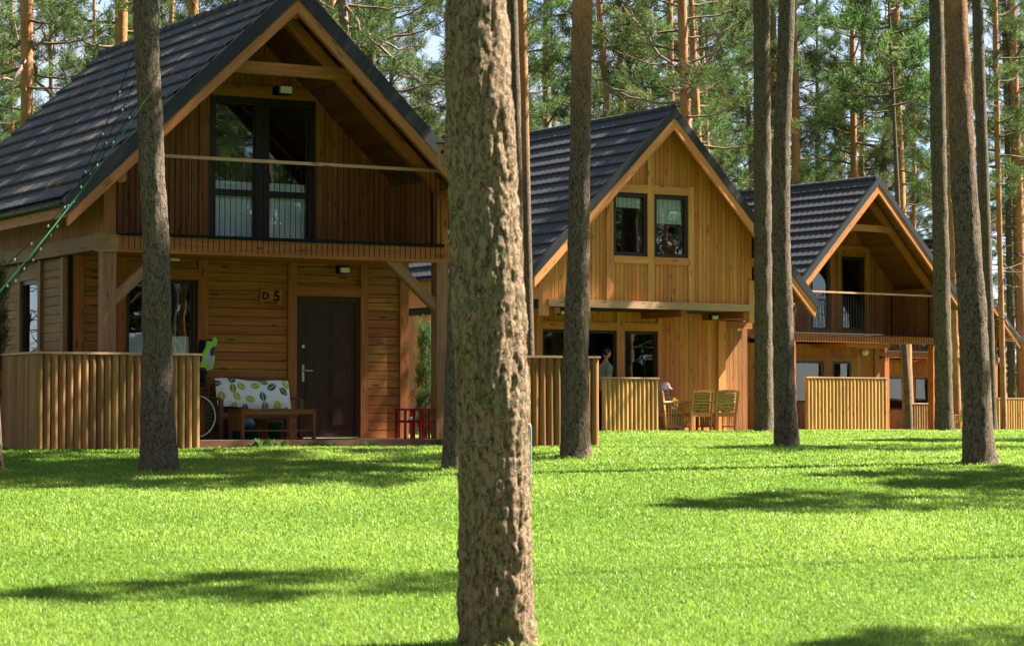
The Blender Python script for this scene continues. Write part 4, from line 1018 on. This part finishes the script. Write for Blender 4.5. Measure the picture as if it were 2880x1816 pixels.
# leafy cushion
def m_leafprint():
    m, n, p = newmat('leaf_print_fabric'); uv = n.nodes.new('ShaderNodeTexCoord').outputs['UV']
    mp_ = n.nodes.new('ShaderNodeMapping'); mp_.inputs['Scale'].default_value = (4.9, 5.3, 1); mp_.inputs['Rotation'].default_value = (0, 0, .5); n.links.new(uv, mp_.inputs['Vector'])
    t = n.nodes.new('ShaderNodeTexVoronoi'); t.inputs['Scale'].default_value = 1; t.inputs['Randomness'].default_value = .75; t.voronoi_dimensions = '2D'; n.links.new(mp_.outputs[0], t.inputs['Vector'])
    sc_ = n.nodes.new('ShaderNodeSeparateColor'); n.links.new(t.outputs['Color'], sc_.inputs[0])
    pal = ramp(n, sc_.outputs[0], [(0, (.02,.14,.11)), (.25, (.42,.42,.02)), (.45, (.04,.11,.05)), (.6, (.50,.50,.03)), (.85, (.26,.20,.02))]); pal.node.color_ramp.interpolation = 'CONSTANT'
    df = n.nodes.new('ShaderNodeVectorMath'); df.operation = 'SUBTRACT'; n.links.new(mp_.outputs[0], df.inputs[0]); n.links.new(t.outputs['Position'], df.inputs[1])
    rt_ = n.nodes.new('ShaderNodeVectorRotate'); rt_.rotation_type = 'Z_AXIS'; n.links.new(df.outputs[0], rt_.inputs['Vector']); n.links.new(math_(n, 'MULTIPLY', sc_.outputs[1], 6.28), rt_.inputs['Angle'])
    sp_ = n.nodes.new('ShaderNodeSeparateXYZ'); n.links.new(rt_.outputs[0], sp_.inputs[0])
    ay = math_(n, 'ABSOLUTE', sp_.outputs['Y']); x2 = math_(n, 'MULTIPLY', math_(n, 'MULTIPLY', sp_.outputs['X'], sp_.outputs['X']), 4.6)
    lf = math_(n, 'SUBTRACT', math_(n, 'SUBTRACT', 1.0, x2), math_(n, 'MULTIPLY', ay, 3.3))
    mask = math_(n, 'MULTIPLY', math_(n, 'GREATER_THAN', lf, .05), math_(n, 'GREATER_THAN', ay, .018))
    n.links.new(mixc(n, mask, (.80,.78,.74), pal), p.inputs['Base Color']); p.inputs['Roughness'].default_value = .9; return m
M_PRINT = m_leafprint()
def pad(name, mat, parent, W, Hh, T, loc, tilt, nx=18, nz=10, uvs=1.0):
    vs = []; uv = []; fs = []
    for s_ in (0, 1):
        for j in range(nz+1):
            for i in range(nx+1):
                a, b = i/nx, j/nz; e = (min(1, 9*a*(1-a))*min(1, 7*b*(1-b)))**.5
                d = T/2*e*(1 if s_ else -1)*(1-.10*math.cos(a*2*math.pi*3)); vs.append(((a-.5)*W, d, b*Hh+.015*math.sin(a*9)))
    k = (nx+1)*(nz+1); U = []
    for s_ in (0, 1):
        for j in range(nz):
            for i in range(nx):
                f = [j*(nx+1)+i, j*(nx+1)+i+1, (j+1)*(nx+1)+i+1, (j+1)*(nx+1)+i]; f = [x+s_*k for x in f]; fs.append(tuple(f if not s_ else f[::-1]))
                U.append([(vs[x][0]*uvs+s_*3.3, vs[x][2]*uvs) for x in (f if not s_ else f[::-1])])
    m = MB(); m.add(vs, fs, U, True); o = m.build(name, mat, parent); o.location = loc; o.rotation_euler = (tilt, 0, 0) if parent else o.rotation_euler; return o
cu = pad('cushion', M_PRINT, None, 1.22, .46, .12, (0,0,0), 0); x, y = c1p(2.80, 1.20); cu.location = (x, y, .60); cu.rotation_euler = (R(-20), R(2), R(TH1))
tag(cu, 'long white cushion printed with green and yellow leaves, leaning on the bench back', 'cushion')
# coffee table
ct = empty('coffee_table', (*c1p(2.80, .55), .133), R(TH1), 'low slatted wooden coffee table in front of the bench', 'table')
q = MB()
for i in range(6): q.box(-.61, .61, -.26+i*.088, -.26+i*.088+.08, .435, .455, 0)
q.box(-.58, .58, -.255, -.235, .375, .434, 0); q.box(-.58, .58, .235, .255, .375, .434, 0); q.build('table_top', W_FURN, ct)
for x in (-.58, .58):
    for y in (-.23, .23): q = MB(); q.box(x-.025, x+.025, y-.025, y+.025, 0, .434, 2); q.build('leg', W_FURN, ct)
    q = MB()
    for i in range(7): q.box(x-.008, x+.008, -.19+i*.058, -.165+i*.058, .13, .43, 2)
    q.build('side_slats', W_FURN, ct)
q = MB(); q.box(-.555, .555, -.22, .22, .12, .145, 0); q.build('lower_shelf', W_FURN, ct)
# tubs below the bench
tb = MB(); tb.lathe([(.0,.0),(.25,.0),(.29,.03),(.31,.17),(.325,.18),(.30,.17),(.27,.03),(0,.02)], 28); t = tb.build('tub', M_TEAL); t.location = (*c1p(2.55, 1.18), .134); tag(t, 'wide teal green plastic tub under the bench', 'tub')
tb = MB(); tb.lathe([(.0,.0),(.085,.0),(.125,.235),(.135,.24),(.12,.235),(.08,.01),(0,.01)], 24); t = tb.build('bucket', M_GREEN); t.location = (*c1p(3.10, 1.12), .134); tag(t, 'bright green plastic bucket under the right end of the bench', 'bucket')
q = MB(); q.tube([(.12*math.cos(a), -.135*0+.0, .24+.0+.04*math.sin(a)) for a in np.linspace(0, math.pi, 9)], .004, 5); q.build('handle', M_STEEL, t)
tb = MB(); tb.lathe([(0,-.09),(.09,-.075),(.125,-.02),(.125,.02),(.09,.075),(0,.09)], 20); t = tb.build('toy_ball', M_BLUE); t.location = (*c1p(2.62, 1.10), .134+.235); tag(t, 'blue and white toy resting in the teal tub', 'toy')
# red stools
def stool(u, v, lb):
    r = empty('stool', (*c1p(u, v), .133), R(TH1+4), lb, 'stool', 'red stools at the right end of the porch')
    q = MB(); q.box(-.16, .16, -.16, .16, .435, .465, 0); soft(q.build('seat', M_RED, r))
    for x in (-.135, .135):
        for y in (-.135, .135): q = MB(); q.box(x-.015, x+.015, y-.015, y+.015, 0, .434, 2); q.build('leg', M_RED, r)
    q = MB()
    for y in (-.135, .135): q.box(-.115, .115, y-.012, y+.012, .245, .285, 0)
    q.build('stretcher', M_RED, r); return r
stool(5.07, .50, 'red wooden stool, left of the two, with a small white cup on its rail'); stool(5.17, .10, 'red wooden stool, right of the two, beside the porch post')
m = MB(); m.lathe([(0,0),(.035,0),(.05,.04),(.04,.045),(0,.04)], 12); t = m.build('cup', M_WHITE); t.location = (*c1p(5.05, .365), .133+.286); tag(t, 'small white cup standing on the rail of the left red stool', 'cup')
# bicycle
bk = empty('bicycle', (*c1p(1.60, .62), .133), R(TH1), 'bicycle with a silver rear wheel parked behind the log fence on the porch', 'bicycle')
def wheel(x):
    z = .345; q = MB(); q.tube([(x+.335*math.cos(a), 0, z+.335*math.sin(a)) for a in np.linspace(0, 2*math.pi, 41)], .018, 8, False); w_ = q.build('wheel', M_RUB, bk)
    q = MB(); q.tube([(x+.311*math.cos(a), 0, z+.311*math.sin(a)) for a in np.linspace(0, 2*math.pi, 41)], .011, 6, False); q.build('rim', M_CHR, w_)
    q = MB(); q.tube([(x, -.03, z), (x, .03, z)], .02, 8)
    for i in range(28): a = i/28*2*math.pi; q.tube([(x, .02*(-1)**i, z), (x+.305*math.cos(a+.15), 0, z+.305*math.sin(a+.15))], .0014, 3, False)
    q.build('spokes', M_CHR, w_)
wheel(0); wheel(-1.06)
q = MB()
for a, b_, r_ in (((0,.0,.345),(-.42,0,.30),.012), ((0,0,.345),(-.52,0,.78),.011), ((-.42,0,.30),(-.55,0,.86),.016), ((-.42,0,.30),(-.93,0,.72),.018), ((-.53,0,.76),(-.92,0,.80),.016), ((-.91,0,.90),(-.96,0,.66),.019), ((-.96,0,.66),(-1.06,0,.345),.014)): q.tube([a, b_], r_, 8)
q.build('frame', M_NAVY, bk)
q = MB(); q.tube([(-.91,0,.90),(-.90,0,1.04)], .014, 8); q.tube([(-.72,-.28,1.05),(-.84,-.24,1.06),(-.90,0,1.05),(-.84,.24,1.06),(-.72,.28,1.05)], .012, 8); q.build('handlebar', M_STEEL, bk)
q = MB(); q.tube([(-.66,0,.90),(-.58,0,.91),(-.46,0,.92)], [.03,.06,.085], 10); q.build('saddle', M_BLK, bk)
q = MB(); q.tube([(-.42,-.06,.30),(-.42,.06,.30)], .09, 16); q.tube([(-.42,.07,.30),(-.30,.09,.20)], .01, 6); q.tube([(-.42,-.07,.30),(-.54,-.09,.40)], .01, 6); q.build('crank', M_BLK, bk)
q = MB(); q.box(-.30, .18, -.06, .06, .72, .735, 0); q.tube([(.10,.07,.72),(.02,.05,.36)], .006, 5); q.tube([(.10,-.07,.72),(.02,-.05,.36)], .006, 5); q.build('luggage_rack', M_BLK, bk)
q = MB()  # child seat shell
prof = [(-.17,.10),(-.16,.02),(-.05,0),(.10,.0),(.16,.10),(.20,.35),(.24,.66),(.25,.70)]
vs = []; fs = []
for (x, z) in prof:
    for k in range(9):
        a = (k/8-.5)*2; vs.append((x-.10*abs(a)**2.2*(1 if z > .05 else 0)-.02*abs(a), a*.17, z+.78+.06*abs(a)**2*(1 if z < .3 else 0)))
for j in range(len(prof)-1):
    for k in range(8): fs.append((j*9+k, j*9+k+1, (j+1)*9+k+1, (j+1)*9+k))
q.add(vs, fs, None, True); cs_ = q.build('child_seat', M_BLK, bk); cs_.modifiers.new('s', 'SOLIDIFY').thickness = .02
# hi-vis vest hung over the child seat
vs = []; fs = []; U = []; mi = []
nu, nv_ = 16, 18
for j in range(nv_+1):
    t = j/nv_
    for k in range(nu+1):
        a = (k/nu-.5)*2; wdt = .19*(.35+.65*min(1, t*2.2))*(1-.25*max(0, t-.7)*2)
        x = .275+.02*math.sin(a*7+t*5)-.17*abs(a)**2*(.6+.4*t)-.03*t+.015*math.sin(t*11); z = 1.50-.47*t-.05*abs(a)*(1-t)+.015*math.cos(a*5)
        vs.append((x, a*wdt, z))
for j in range(nv_):
    for k in range(nu):
        fs.append((j*(nu+1)+k, j*(nu+1)+k+1, (j+1)*(nu+1)+k+1, (j+1)*(nu+1)+k))
m = MB(); m.add(vs, fs, None, True)
for i, f in enumerate(m.f):
    j, k = divmod(i, nu); m.mi[i] = 1 if j in (11, 12) or k in (3, 4) else (2 if 5 <= k <= 7 and 4 < j < 10 or j > 15 and k < 8 else 0)
vt = m.build('safety_vest', [M_HIVIS, M_REFL, M_NAVY]); vt.modifiers.new('s', 'SOLIDIFY').thickness = .012
vt.location = (*c1p(1.60, .62), .133); vt.rotation_euler = (0, 0, R(TH1-35)); tag(vt, 'lime yellow safety vest with grey tape hung over the child seat of the bicycle', 'safety vest')
# nest box on the foreground trunk
nb = MB(); nb.box(-.032, .032, -.035, .035, -.075, .075, 2); n1 = nb.build('nest_box', W_POST); n1.location = (-.425, 15.36, 2.12); n1.rotation_euler = (0, 0, R(-20))
tag(n1, 'small wooden nest box fixed to the left side of the foreground trunk', 'nest box')
q = MB(); q.box(-.04, .04, -.045, .04, .076, .084, 0); q.build('lid', M_DARK, n1); q = MB(); q.tube([(.0,-.0365,.025),(.0,-.0355,.025)], .012, 12); q.build('entrance_hole', M_BLK, n1)
# steel standpipe
z0 = float(gz(0, 27.5)); x0 = (1493-CX)/FPX*28.5
q = MB(); q.tube([(0,0,-.1),(0,0,.58),(-.012,0,.62),(-.05,0,.63),(-.12,0,.625)], .012, 10); sp_ = q.build('standpipe', M_GALV); sp_.location = (x0, 28.5, float(gz(0, 28.5))); tag(sp_, 'thin galvanised water pipe with bent top behind the foreground trunk', 'water pipe')
# conifers beside the nearest cabin, plants below the deck
CB = crown_mesh('crown', 500, .15, 2.0, .62, 60, 6, 4, 14, .075, .006, 0, [B_TWIG, M_NEEDLE2], .012, .8)
def bush(px, Y, s, lb, nm='young_spruce', z=None):
    x = (px-CX)/FPX*Y; r = empty(nm, (x, Y, float(gz(0, Y))), px, lb, 'spruce tree'); m = MB(); m.tube([(0,0,0),(0,0,1.9*s)], [.03, .006], 6); m.build('trunk', B_GREY, r); crown(r, CB, 0, 0, 0, s*.5, s); return r
bush(1198, 42.5, .88, 'young green spruce seen between the porch post and the nearest cabin wall')
bush(-22, 35.5, 1.15, 'young spruce at the left edge of the picture beside the log fence')
def plant(u, v, s, n, lb, grp, nm='weed', seed=0):
    g = np.random.default_rng(seed); Q = []; SH = []
    for i in range(n):
        a = g.random()*6.28; l = s*(.5+.6*g.random()); h = s*(.25+.8*g.random()); b = np.array([.06*math.cos(a), .04*math.sin(a), 0]); e = b+np.array([math.cos(a)*l*.8, math.sin(a)*l*.5, h]); sd_ = np.array([-math.sin(a), math.cos(a), .2])*s*.16
        md = (b+e)/2+np.array([0,0,.10*s]); Q += [b, md-sd_, e, md+sd_]; SH += [.5+.4*g.random()]*4
    Q = np.array(Q); me = mesh_np(nm, Q, np.arange(len(Q)).reshape(-1, 4), [M_WEED], shade=np.array(SH)); o = bpy.data.objects.new(nm, me); C.objects.link(o)
    x, y = c1p(u, v); o.location = (x, y, float(gz(x, y))); return tag(o, lb, 'weed', grp)
plant(2.2, -.45, .17, 26, 'broad leaved weed growing at the deck edge, left of the two', 'weeds at the deck edge', seed=1); plant(2.48, -.42, .15, 22, 'broad leaved weed growing at the deck edge, right of the two', 'weeds at the deck edge', seed=2)
for i, u in enumerate((3.0, 3.3, 3.95, 5.2)): plant(u, -.42, .10, 40, 'tuft of long grass growing out from under the deck edge', 'grass tufts under the deck edge', 'grass_tuft', 10+i)

# string of lights from the front left pine down past the left edge
def pt(px, py, Y): return np.array([(px-CX)/FPX*Y, Y, CAMZ+(HOR-py)*Y/FPX])
A = pt(430, 240, 29.3); Bp = pt(-30, 850, 27.5)
def swag(a, b, sag, n=26): return [a+(b-a)*t+np.array([0, 0, -sag*4*t*(1-t)]) for t in np.linspace(0, 1, n)]
q = MB(); P_ = swag(A, Bp, .10); q.tube(P_, list(np.linspace(.004, .012, 26)), 8); gr = q.build('rope', M_ROPE); tag(gr, 'taut green rope running from the front left pine down to the left edge', 'rope')
for k, (a, b, sg_, lb) in enumerate(((pt(404,250,29.6), pt(-40,790,28.4), .22, 'dark fairy light cable just above the green rope'), (pt(385,200,29.6), pt(-60,860,28.6), .40, 'middle dark fairy light cable hanging left of the green rope'), (pt(380,120,29.6), pt(-90,880,28.8), .62, 'slackest dark fairy light cable, farthest left of the green rope'))):
    P_ = swag(a, b, sg_, 30); q = MB(); q.tube(P_, .0065, 5); cb_ = q.build('light_string', M_CABLE); tag(cb_, lb, 'string lights', 'fairy light cables on the front left pine')
    q0 = None
    for i in range(3, 29, 3):
        if q0 is None: q = MB(); q.lathe([(0,-.03),(.010,-.022),(.013,-.008),(.006,.008),(0,.012)], 8); o = q.build('bulb', M_WHITE, cb_); q0 = o.data
        else: o = bpy.data.objects.new('bulb', q0); C.objects.link(o); o.parent = cb_
        o.location = P_[i]+np.array([0, 0, -.012])

# ------------------------------------------------------------------ chairs and people at the middle cabin
def m_patch():
    m, n, p = newmat('green_leaf_print_cushion'); ob = n.nodes.new('ShaderNodeTexCoord').outputs['Object']
    k = noisen(n, ob, 9, 2); c = ramp(n, k, [(.35, (.12,.10,.02)), (.5, (.50,.36,.16)), (.62, (.34,.24,.03))]); n.links.new(c, p.inputs['Base Color']); p.inputs['Roughness'].default_value = .9; return m
M_PATCH = m_patch()
def chair(loc, rz, lb, sc_=1.0, cushion=True):
    """garden armchair, its back towards local -y"""
    r = empty('garden_armchair', loc, rz, lb, 'armchair', 'wooden garden armchairs'); r.scale = (sc_,)*3; W = W_FURNL
    for x in (-.27, .27):
        q = MB(); q.beam((x, -.26, 0), (x*1.0, -.30, .44), .045, .05, (0,1,0)); q.beam((x, -.30, .44), (x*1.03, -.38, .88), .045, .045, (0,1,0)); q.build('leg', W, r)
        q = MB(); q.box(x-.022, x+.022, .22, .265, 0, .62, 2); q.build('leg', W, r)
        q = MB(); q.tube([(x*1.05, -.34, .64), (x*1.08, -.1, .655), (x*1.08, .15, .65), (x*1.06, .30, .62)], .026, 8); q.build('armrest', W, r)
        q = MB()
        for i in range(6): q.box(x-.008, x+.008, -.20+i*.075, -.175+i*.075, .12, .63, 2)
        q.box(x-.012, x+.012, -.26, .22, .10, .13, 1); q.build('side_slats', W, r)
    q = MB()
    for i in range(6): q.box(-.27, .27, -.24+i*.085, -.17+i*.085, .40, .42, 0)
    q.box(-.25, .25, -.31, -.285, .33, .43, 0); q.box(-.25, .25, .225, .25, .33, .40, 0); q.build('seat', W, r)
    q = MB()
    for i in range(6):
        z = .48+i*.066; y = -.30-.08*(z-.44)/.44; q.box(-.25, .25, y-.012, y+.008, z, z+.03, 0)
    n2 = 8
    for i in range(n2): a = -.285+.57*i/n2; q.box(a, a+.57/n2, -.405, -.365, .86, .905+.02*math.sin(math.pi*(i+.5)/n2), 0)
    q.build('backrest', W, r)
    return r
L2 = lambda u, v: local(o2, TH2, u, v); zt = .125
chA = chair((*L2(3.96, .0), zt), R(TH2), 'wooden armchair seen from behind, left of the pair on the middle terrace')
chB = chair((*L2(4.66, .02), zt), R(TH2-4), 'wooden armchair seen from behind, right of the pair on the middle terrace')
for (u, rz, lb) in ((3.96, TH2, 'left'), (4.66, TH2-4, 'right')):
    o = pad('seat_cushion', M_PATCH, None, .48, .44, .07, (0,0,0), 0, 10, 8); x, y = L2(u, .0); c_, s_ = math.cos(R(rz)), math.sin(R(rz)); v_ = -.24
    o.location = (x-v_*s_, y+v_*c_, zt+.44); o.rotation_euler = (R(9), 0, R(rz)); tag(o, 'green patterned back cushion in the %s of the two armchairs' % lb, 'cushion')
chC = chair((*L2(3.32, .12), zt), R(TH2-82), 'wooden armchair in side view holding the child in the pink hat')
tag(chC, group='wooden garden armchairs')
chD = chair(((2700-CX)/FPX*79, 79, -.12), R(32), 'wooden armchair half hidden behind the thickest right hand trunk', .92)
o = pad('seat_cushion', M_PATCH, None, .44, .42, .06, (0,0,0), 0, 10, 8); o.location = ((2700-CX)/FPX*79+.12, 79-.16, .28); o.rotation_euler = (R(9), 0, R(32)); tag(o, 'orange green cushion in the armchair behind the thickest right hand trunk', 'cushion')

def body(name, mat, verts, edges, parent, sub=2, root=0):
    me = bpy.data.meshes.new(name); me.from_pydata([v[:3] for v in verts], edges, []); me.materials.append(mat)
    o = bpy.data.objects.new(name, me); C.objects.link(o); o.parent = parent
    sk = o.modifiers.new('skin', 'SKIN'); sk.use_smooth_shade = True
    for i, v in enumerate(verts):
        d = me.skin_vertices[0].data[i]; r = v[3] if isinstance(v[3], tuple) else (v[3], v[3]); d.radius = r; d.use_root = (i == root)
    o.modifiers.new('sub', 'SUBSURF').levels = sub; o.modifiers['sub'].render_levels = sub
    return o
def hand(verts, edges, w, d, side, s=1.0):
    """palm and five curled fingers from wrist index w towards direction d"""
    W0 = np.array(verts[w][:3]); d = nrm(d); x = nrm(np.cross(d, side)); sd_ = np.array(side)
    b = len(verts); pm = W0+d*.06*s; verts.append((*pm, (.030*s, .014*s))); edges.append((w, b))
    for k, (o_, l) in enumerate(((-.028,.062),(-.010,.072),(.010,.068),(.027,.054))):
        p1 = W0+d*.095*s+x*o_*s; p2 = p1+d*l*.5*s; p3 = p2+nrm(d+sd_*.8)*l*.5*s; i = len(verts)
        verts += [(*p1, .0085*s), (*p2, .0075*s), (*p3, .006*s)]; edges += [(b, i), (i, i+1), (i+1, i+2)]
    p1 = W0+d*.035*s-x*.034*s; p2 = p1+nrm(d-x*.5+sd_*.3)*.045*s; i = len(verts); verts += [(*p1, .010*s), (*p2, .0075*s)]; edges += [(b, i), (i, i+1)]
def head(parent, skin, z, s=1.0, yaw=0, tilt=0, loc=(0,0)):
    """head with a face towards local +x"""
    m = MB(); vs = []; fs = []; nu, nv2 = 24, 18
    for j in range(nv2+1):
        ph = math.pi*j/nv2; zz = math.cos(ph)
        for k in range(nu):
            a = 2*math.pi*k/nu; x, y = math.sin(ph)*math.cos(a), math.sin(ph)*math.sin(a)
            rx = .095 if x > 0 else .105; X = x*rx; Y = y*.075; Z = zz*.118
            if zz < -.1: X *= 1-.10*abs(zz) if x > 0 else 1-.35*abs(zz); Y *= 1-.28*abs(zz)
            fr_ = max(0, x)**2*math.exp(-(y/.22)**2)
            X += .026*fr_*math.exp(-((zz+.12)/.13)**2)          # nose
            X -= .010*max(0, x)*math.exp(-((abs(y)-.36)/.18)**2)*math.exp(-((zz-.06)/.10)**2) # eye sockets
            X += .008*fr_*math.exp(-((zz+.42)/.07)**2)+.010*fr_*math.exp(-((zz+.80)/.14)**2)  # lips, chin
            vs.append((X, Y, Z))
    for j in range(nv2):
        for k in range(nu): k2 = (k+1) % nu; fs.append((j*nu+k, (j+1)*nu+k, (j+1)*nu+k2, j*nu+k2))
    m.add(vs, fs, None, True)
    for y in (-.076, .076): # ears
        m.lathe([(0,-.028),(.012,-.018),(.016,0),(.012,.020),(0,.028)], 8, (-.005, y, -.005))
    h = m.build('head', skin, parent); h.location = (loc[0], loc[1], z); h.rotation_euler = (0, R(tilt), R(yaw)); h.scale = (s,)*3
    e = MB()
    for y in (-.030, .030): e.lathe([(0,-.009),(.007,-.006),(.010,0),(.007,.006),(0,.009)], 8, (.082, y, .010)); 
    e.build('eyes', M_BLK, h); l = MB(); l.tube([(.094,-.022,-.052),(.1,0,-.050),(.094,.022,-.052)], .0045, 6); l.build('mouth', m_lip, h); return h
m_lip = m_plain('lips', (.42,.13,.11), .5)
# man in the doorway, facing right
mn = empty('person', (*L2(2.20, .85), zt), R(TH2-6), 'man in a grey green t-shirt standing in the dark doorway, looking right', 'person')
V_ = [(0,0,.95,(.15,.11)), (0,0,1.15,(.14,.105)), (0,0,1.35,(.17,.115)), (0,0,1.47,(.12,.08)), (.01,0,1.555,.052), (.02,0,1.62,.05)]
E_ = [(0,1),(1,2),(2,3),(3,4),(4,5)]
for sg in (-1, 1):
    b = len(V_); V_ += [(-.0,sg*.17,1.43,.058), (-.03,sg*.22,1.20,.044), (.02,sg*.23,1.12,.042), (.14,sg*.17,1.06,.034), (.24,sg*.08,1.08,.026)]
    E_ += [(3,b),(b,b+1),(b+1,b+2),(b+2,b+3),(b+3,b+4)]; hand(V_, E_, b+4, (.7,-sg*.5,.05), (0,0,-1))
    b = len(V_); V_ += [(0,sg*.09,.88,.095), (.02,sg*.10,.50,.062), (-.01,sg*.105,.10,.042), (.02,sg*.11,.045,.045), (.15,sg*.125,.035,.033)]
    E_ += [(0,b),(b,b+1),(b+1,b+2),(b+2,b+3),(b+3,b+4)]
body('body', M_SKIN, V_, E_, mn)
TS = [(0,0,.93,(.165,.125)), (0,0,1.15,(.152,.118)), (0,0,1.35,(.185,.128)), (0,0,1.475,(.135,.09)), (0,0,1.52,.06)]; TE = [(0,1),(1,2),(2,3),(3,4)]
for sg in (-1, 1): b = len(TS); TS += [(0,sg*.175,1.44,.075), (-.025,sg*.222,1.23,.062)]; TE += [(3,b),(b,b+1)]
body('tshirt', M_SHIRT, TS, TE, mn)
TR = [(0,0,.96,(.155,.118)), (0,0,.86,(.15,.11))]; TE = [(0,1)]
for sg in (-1, 1): b = len(TR); TR += [(.0,sg*.095,.78,.102), (.02,sg*.10,.50,.075), (-.01,sg*.105,.09,.058)]; TE += [(1,b),(b,b+1),(b+1,b+2)]
body('trousers', M_JEAN, TR, TE, mn)
hd = head(mn, M_SKIN, 1.72, 1.0, 0, 4, (.03, 0))
q = MB(); vs = []; fs = []
for j in range(9):
    for k in range(20):
        ph = .02+j/8*1.55; a = 2*math.pi*k/20; x, y = math.sin(ph)*math.cos(a), math.sin(ph)*math.sin(a); lift = max(0, x)*.0; zc = math.cos(ph*(1-.38*max(0, x))+(.42 if x < 0 else 0)*j/8*1.0)
        vs.append((x*(.104 if x > 0 else .114)-.004, y*.083, zc*.128+.004))
for j in range(8):
    for k in range(20): k2 = (k+1) % 20; fs.append((j*20+k, (j+1)*20+k, (j+1)*20+k2, j*20+k2))
q.add(vs, fs, None, True); hr = q.build('hair', M_HAIR, hd); hr.modifiers.new('s', 'SOLIDIFY').thickness = .01
# child sitting in the side-on armchair, facing right
kd = empty('person', (*L2(3.27, .10), zt), R(TH2+4), 'small child in a pink striped sun hat sitting in the side view armchair', 'person')
V_ = [(0,0,.50,(.10,.09)), (.0,0,.62,(.095,.08)), (.01,0,.74,(.105,.075)), (.015,0,.80,.05), (.02,0,.85,.038)]; E_ = [(0,1),(1,2),(2,3),(3,4)]
for sg in (-1, 1):
    b = len(V_); V_ += [(.01,sg*.105,.765,.036), (.03,sg*.135,.66,.029), (.12,sg*.11,.64,.023), (.20,sg*.07,.66,.018)]; E_ += [(2,b),(b,b+1),(b+1,b+2),(b+2,b+3)]; hand(V_, E_, b+3, (.8,-sg*.3,.1), (0,0,-1), .62)
    b = len(V_); V_ += [(.08,sg*.06,.49,.062), (.28,sg*.07,.49,.048), (.33,sg*.07,.30,.036), (.34,sg*.07,.14,.03), (.42,sg*.075,.12,.025)]; E_ += [(0,b),(b,b+1),(b+1,b+2),(b+2,b+3),(b+3,b+4)]
body('body', M_SKIN, V_, E_, kd)
JK = [(0,0,.48,(.12,.105)), (0,0,.62,(.112,.095)), (.01,0,.745,(.12,.088)), (.015,0,.80,.055)]; TE = [(0,1),(1,2),(2,3)]
for sg in (-1, 1): b = len(JK); JK += [(.01,sg*.11,.77,.047), (.03,sg*.14,.66,.040), (.11,sg*.115,.64,.034)]; TE += [(2,b),(b,b+1),(b+1,b+2)]
body('jacket', M_PINK, JK, TE, kd)
LG = [(.0,0,.485,(.11,.095))]; TE = []
for sg in (-1, 1): b = len(LG); LG += [(.10,sg*.06,.49,.072), (.28,sg*.07,.49,.060), (.335,sg*.07,.30,.047), (.345,sg*.07,.17,.04)]; TE += [(0,b),(b,b+1),(b+1,b+2),(b+2,b+3)]
body('trousers', M_LILAC, LG, TE, kd)
q = MB(); q.tube([(.01+.062*math.cos(a), .06*math.sin(a), .835+.01*math.sin(3*a)) for a in np.linspace(0, 6.283, 15)], .024, 8, False); q.build('scarf', M_LILAC, kd)
hd = head(kd, M_SKIN, .945, .90, -8, 6, (.025, 0))
def m_hat():
    m, n, p = newmat('pink_striped_cotton'); ob = n.nodes.new('ShaderNodeTexCoord').outputs['Object']
    s_ = n.nodes.new('ShaderNodeSeparateXYZ'); n.links.new(ob, s_.inputs[0]); f = math_(n, 'SINE', math_(n, 'MULTIPLY', math_(n, 'ADD', s_.outputs['Z'], math_(n, 'MULTIPLY', s_.outputs['X'], .5)), 190))
    n.links.new(ramp(n, f, [(.3, (.80,.42,.48)), (.7, (.85,.72,.76))]), p.inputs['Base Color']); p.inputs['Roughness'].default_value = .9; return m
q = MB(); pr = [(.0,.150),(.05,.147),(.085,.128),(.108,.085),(.114,.030),(.122,.010),(.150,-.012),(.172,-.032)]
vs = []; fs = []
for r_, z in pr:
    for k in range(28): a = 2*math.pi*k/28; vs.append((r_*math.cos(a)-.005, r_*math.sin(a)*.95, z+.012-(.012*math.sin(a*5) if r_ > .14 else 0)))
for j in range(len(pr)-1):
    for k in range(28): k2 = (k+1) % 28; fs.append((j*28+k, j*28+k2, (j+1)*28+k2, (j+1)*28+k))
q.add(vs, fs, None, True); ht = q.build('sun_hat', m_hat(), hd); ht.modifiers.new('s', 'SOLIDIFY').thickness = .005
ht.rotation_euler = (0, R(-8), 0)
o = pad('towel', M_CLOTHW, None, .36, .62, .03, (0,0,0), 0, 10, 10); x, y = L2(3.07, .12); o.location = (x, y, zt+.36); o.rotation_euler = (0, R(0), R(TH2+84)); tag(o, 'white towel hung over the chair back behind the child', 'towel')
o = pad('blanket', M_YELLOW, None, .30, .26, .08, (0,0,0), 0, 10, 8); x, y = L2(3.50, .03); o.location = (x, y, zt+.50); o.rotation_euler = (R(-15), R(20), R(TH2)); tag(o, 'folded yellow blanket on the lap of the child', 'blanket')

# right edge: brush pile and white marker post beyond the last fence
def brush(px, Y, n, seed):
    g = np.random.default_rng(seed); VV = []; FF = []; off = 0
    for i in range(n):
        c = np.array([g.normal()*1.6, g.normal()*.8, 0]); c[2] = max(.02, (1.2-abs(c[0])*.28)*g.random()*1.0); d = nrm(g.normal(size=3)*[1, 1, .35])*(.3+.9*g.random()); v, f = quadtube([c-d/2, c+g.normal(size=3)*.05, c+d/2], [.03, .025, .012], 4); VV.append(v); FF.append(f+off); off += len(v)
    me = mesh_np('brush_pile', np.concatenate(VV), np.concatenate(FF), [B_PALE]); o = bpy.data.objects.new('brush_pile', me); C.objects.link(o); o.location = ((px-CX)/FPX*Y, Y, float(gz(0, Y))); return o
tag(brush(2860, 97, 420, 3), 'heap of cut branches beyond the fence at the right edge', 'brush pile')
q = MB(); q.box(-.05, .05, -.05, .05, 0, 1.75, 2); o = q.build('marker_post', M_WHITE); o.location = ((2861-CX)/FPX*92, 92, -.25); tag(o, 'white marker post standing just beyond the fence at the right edge', 'post')

make_grass(1350000)
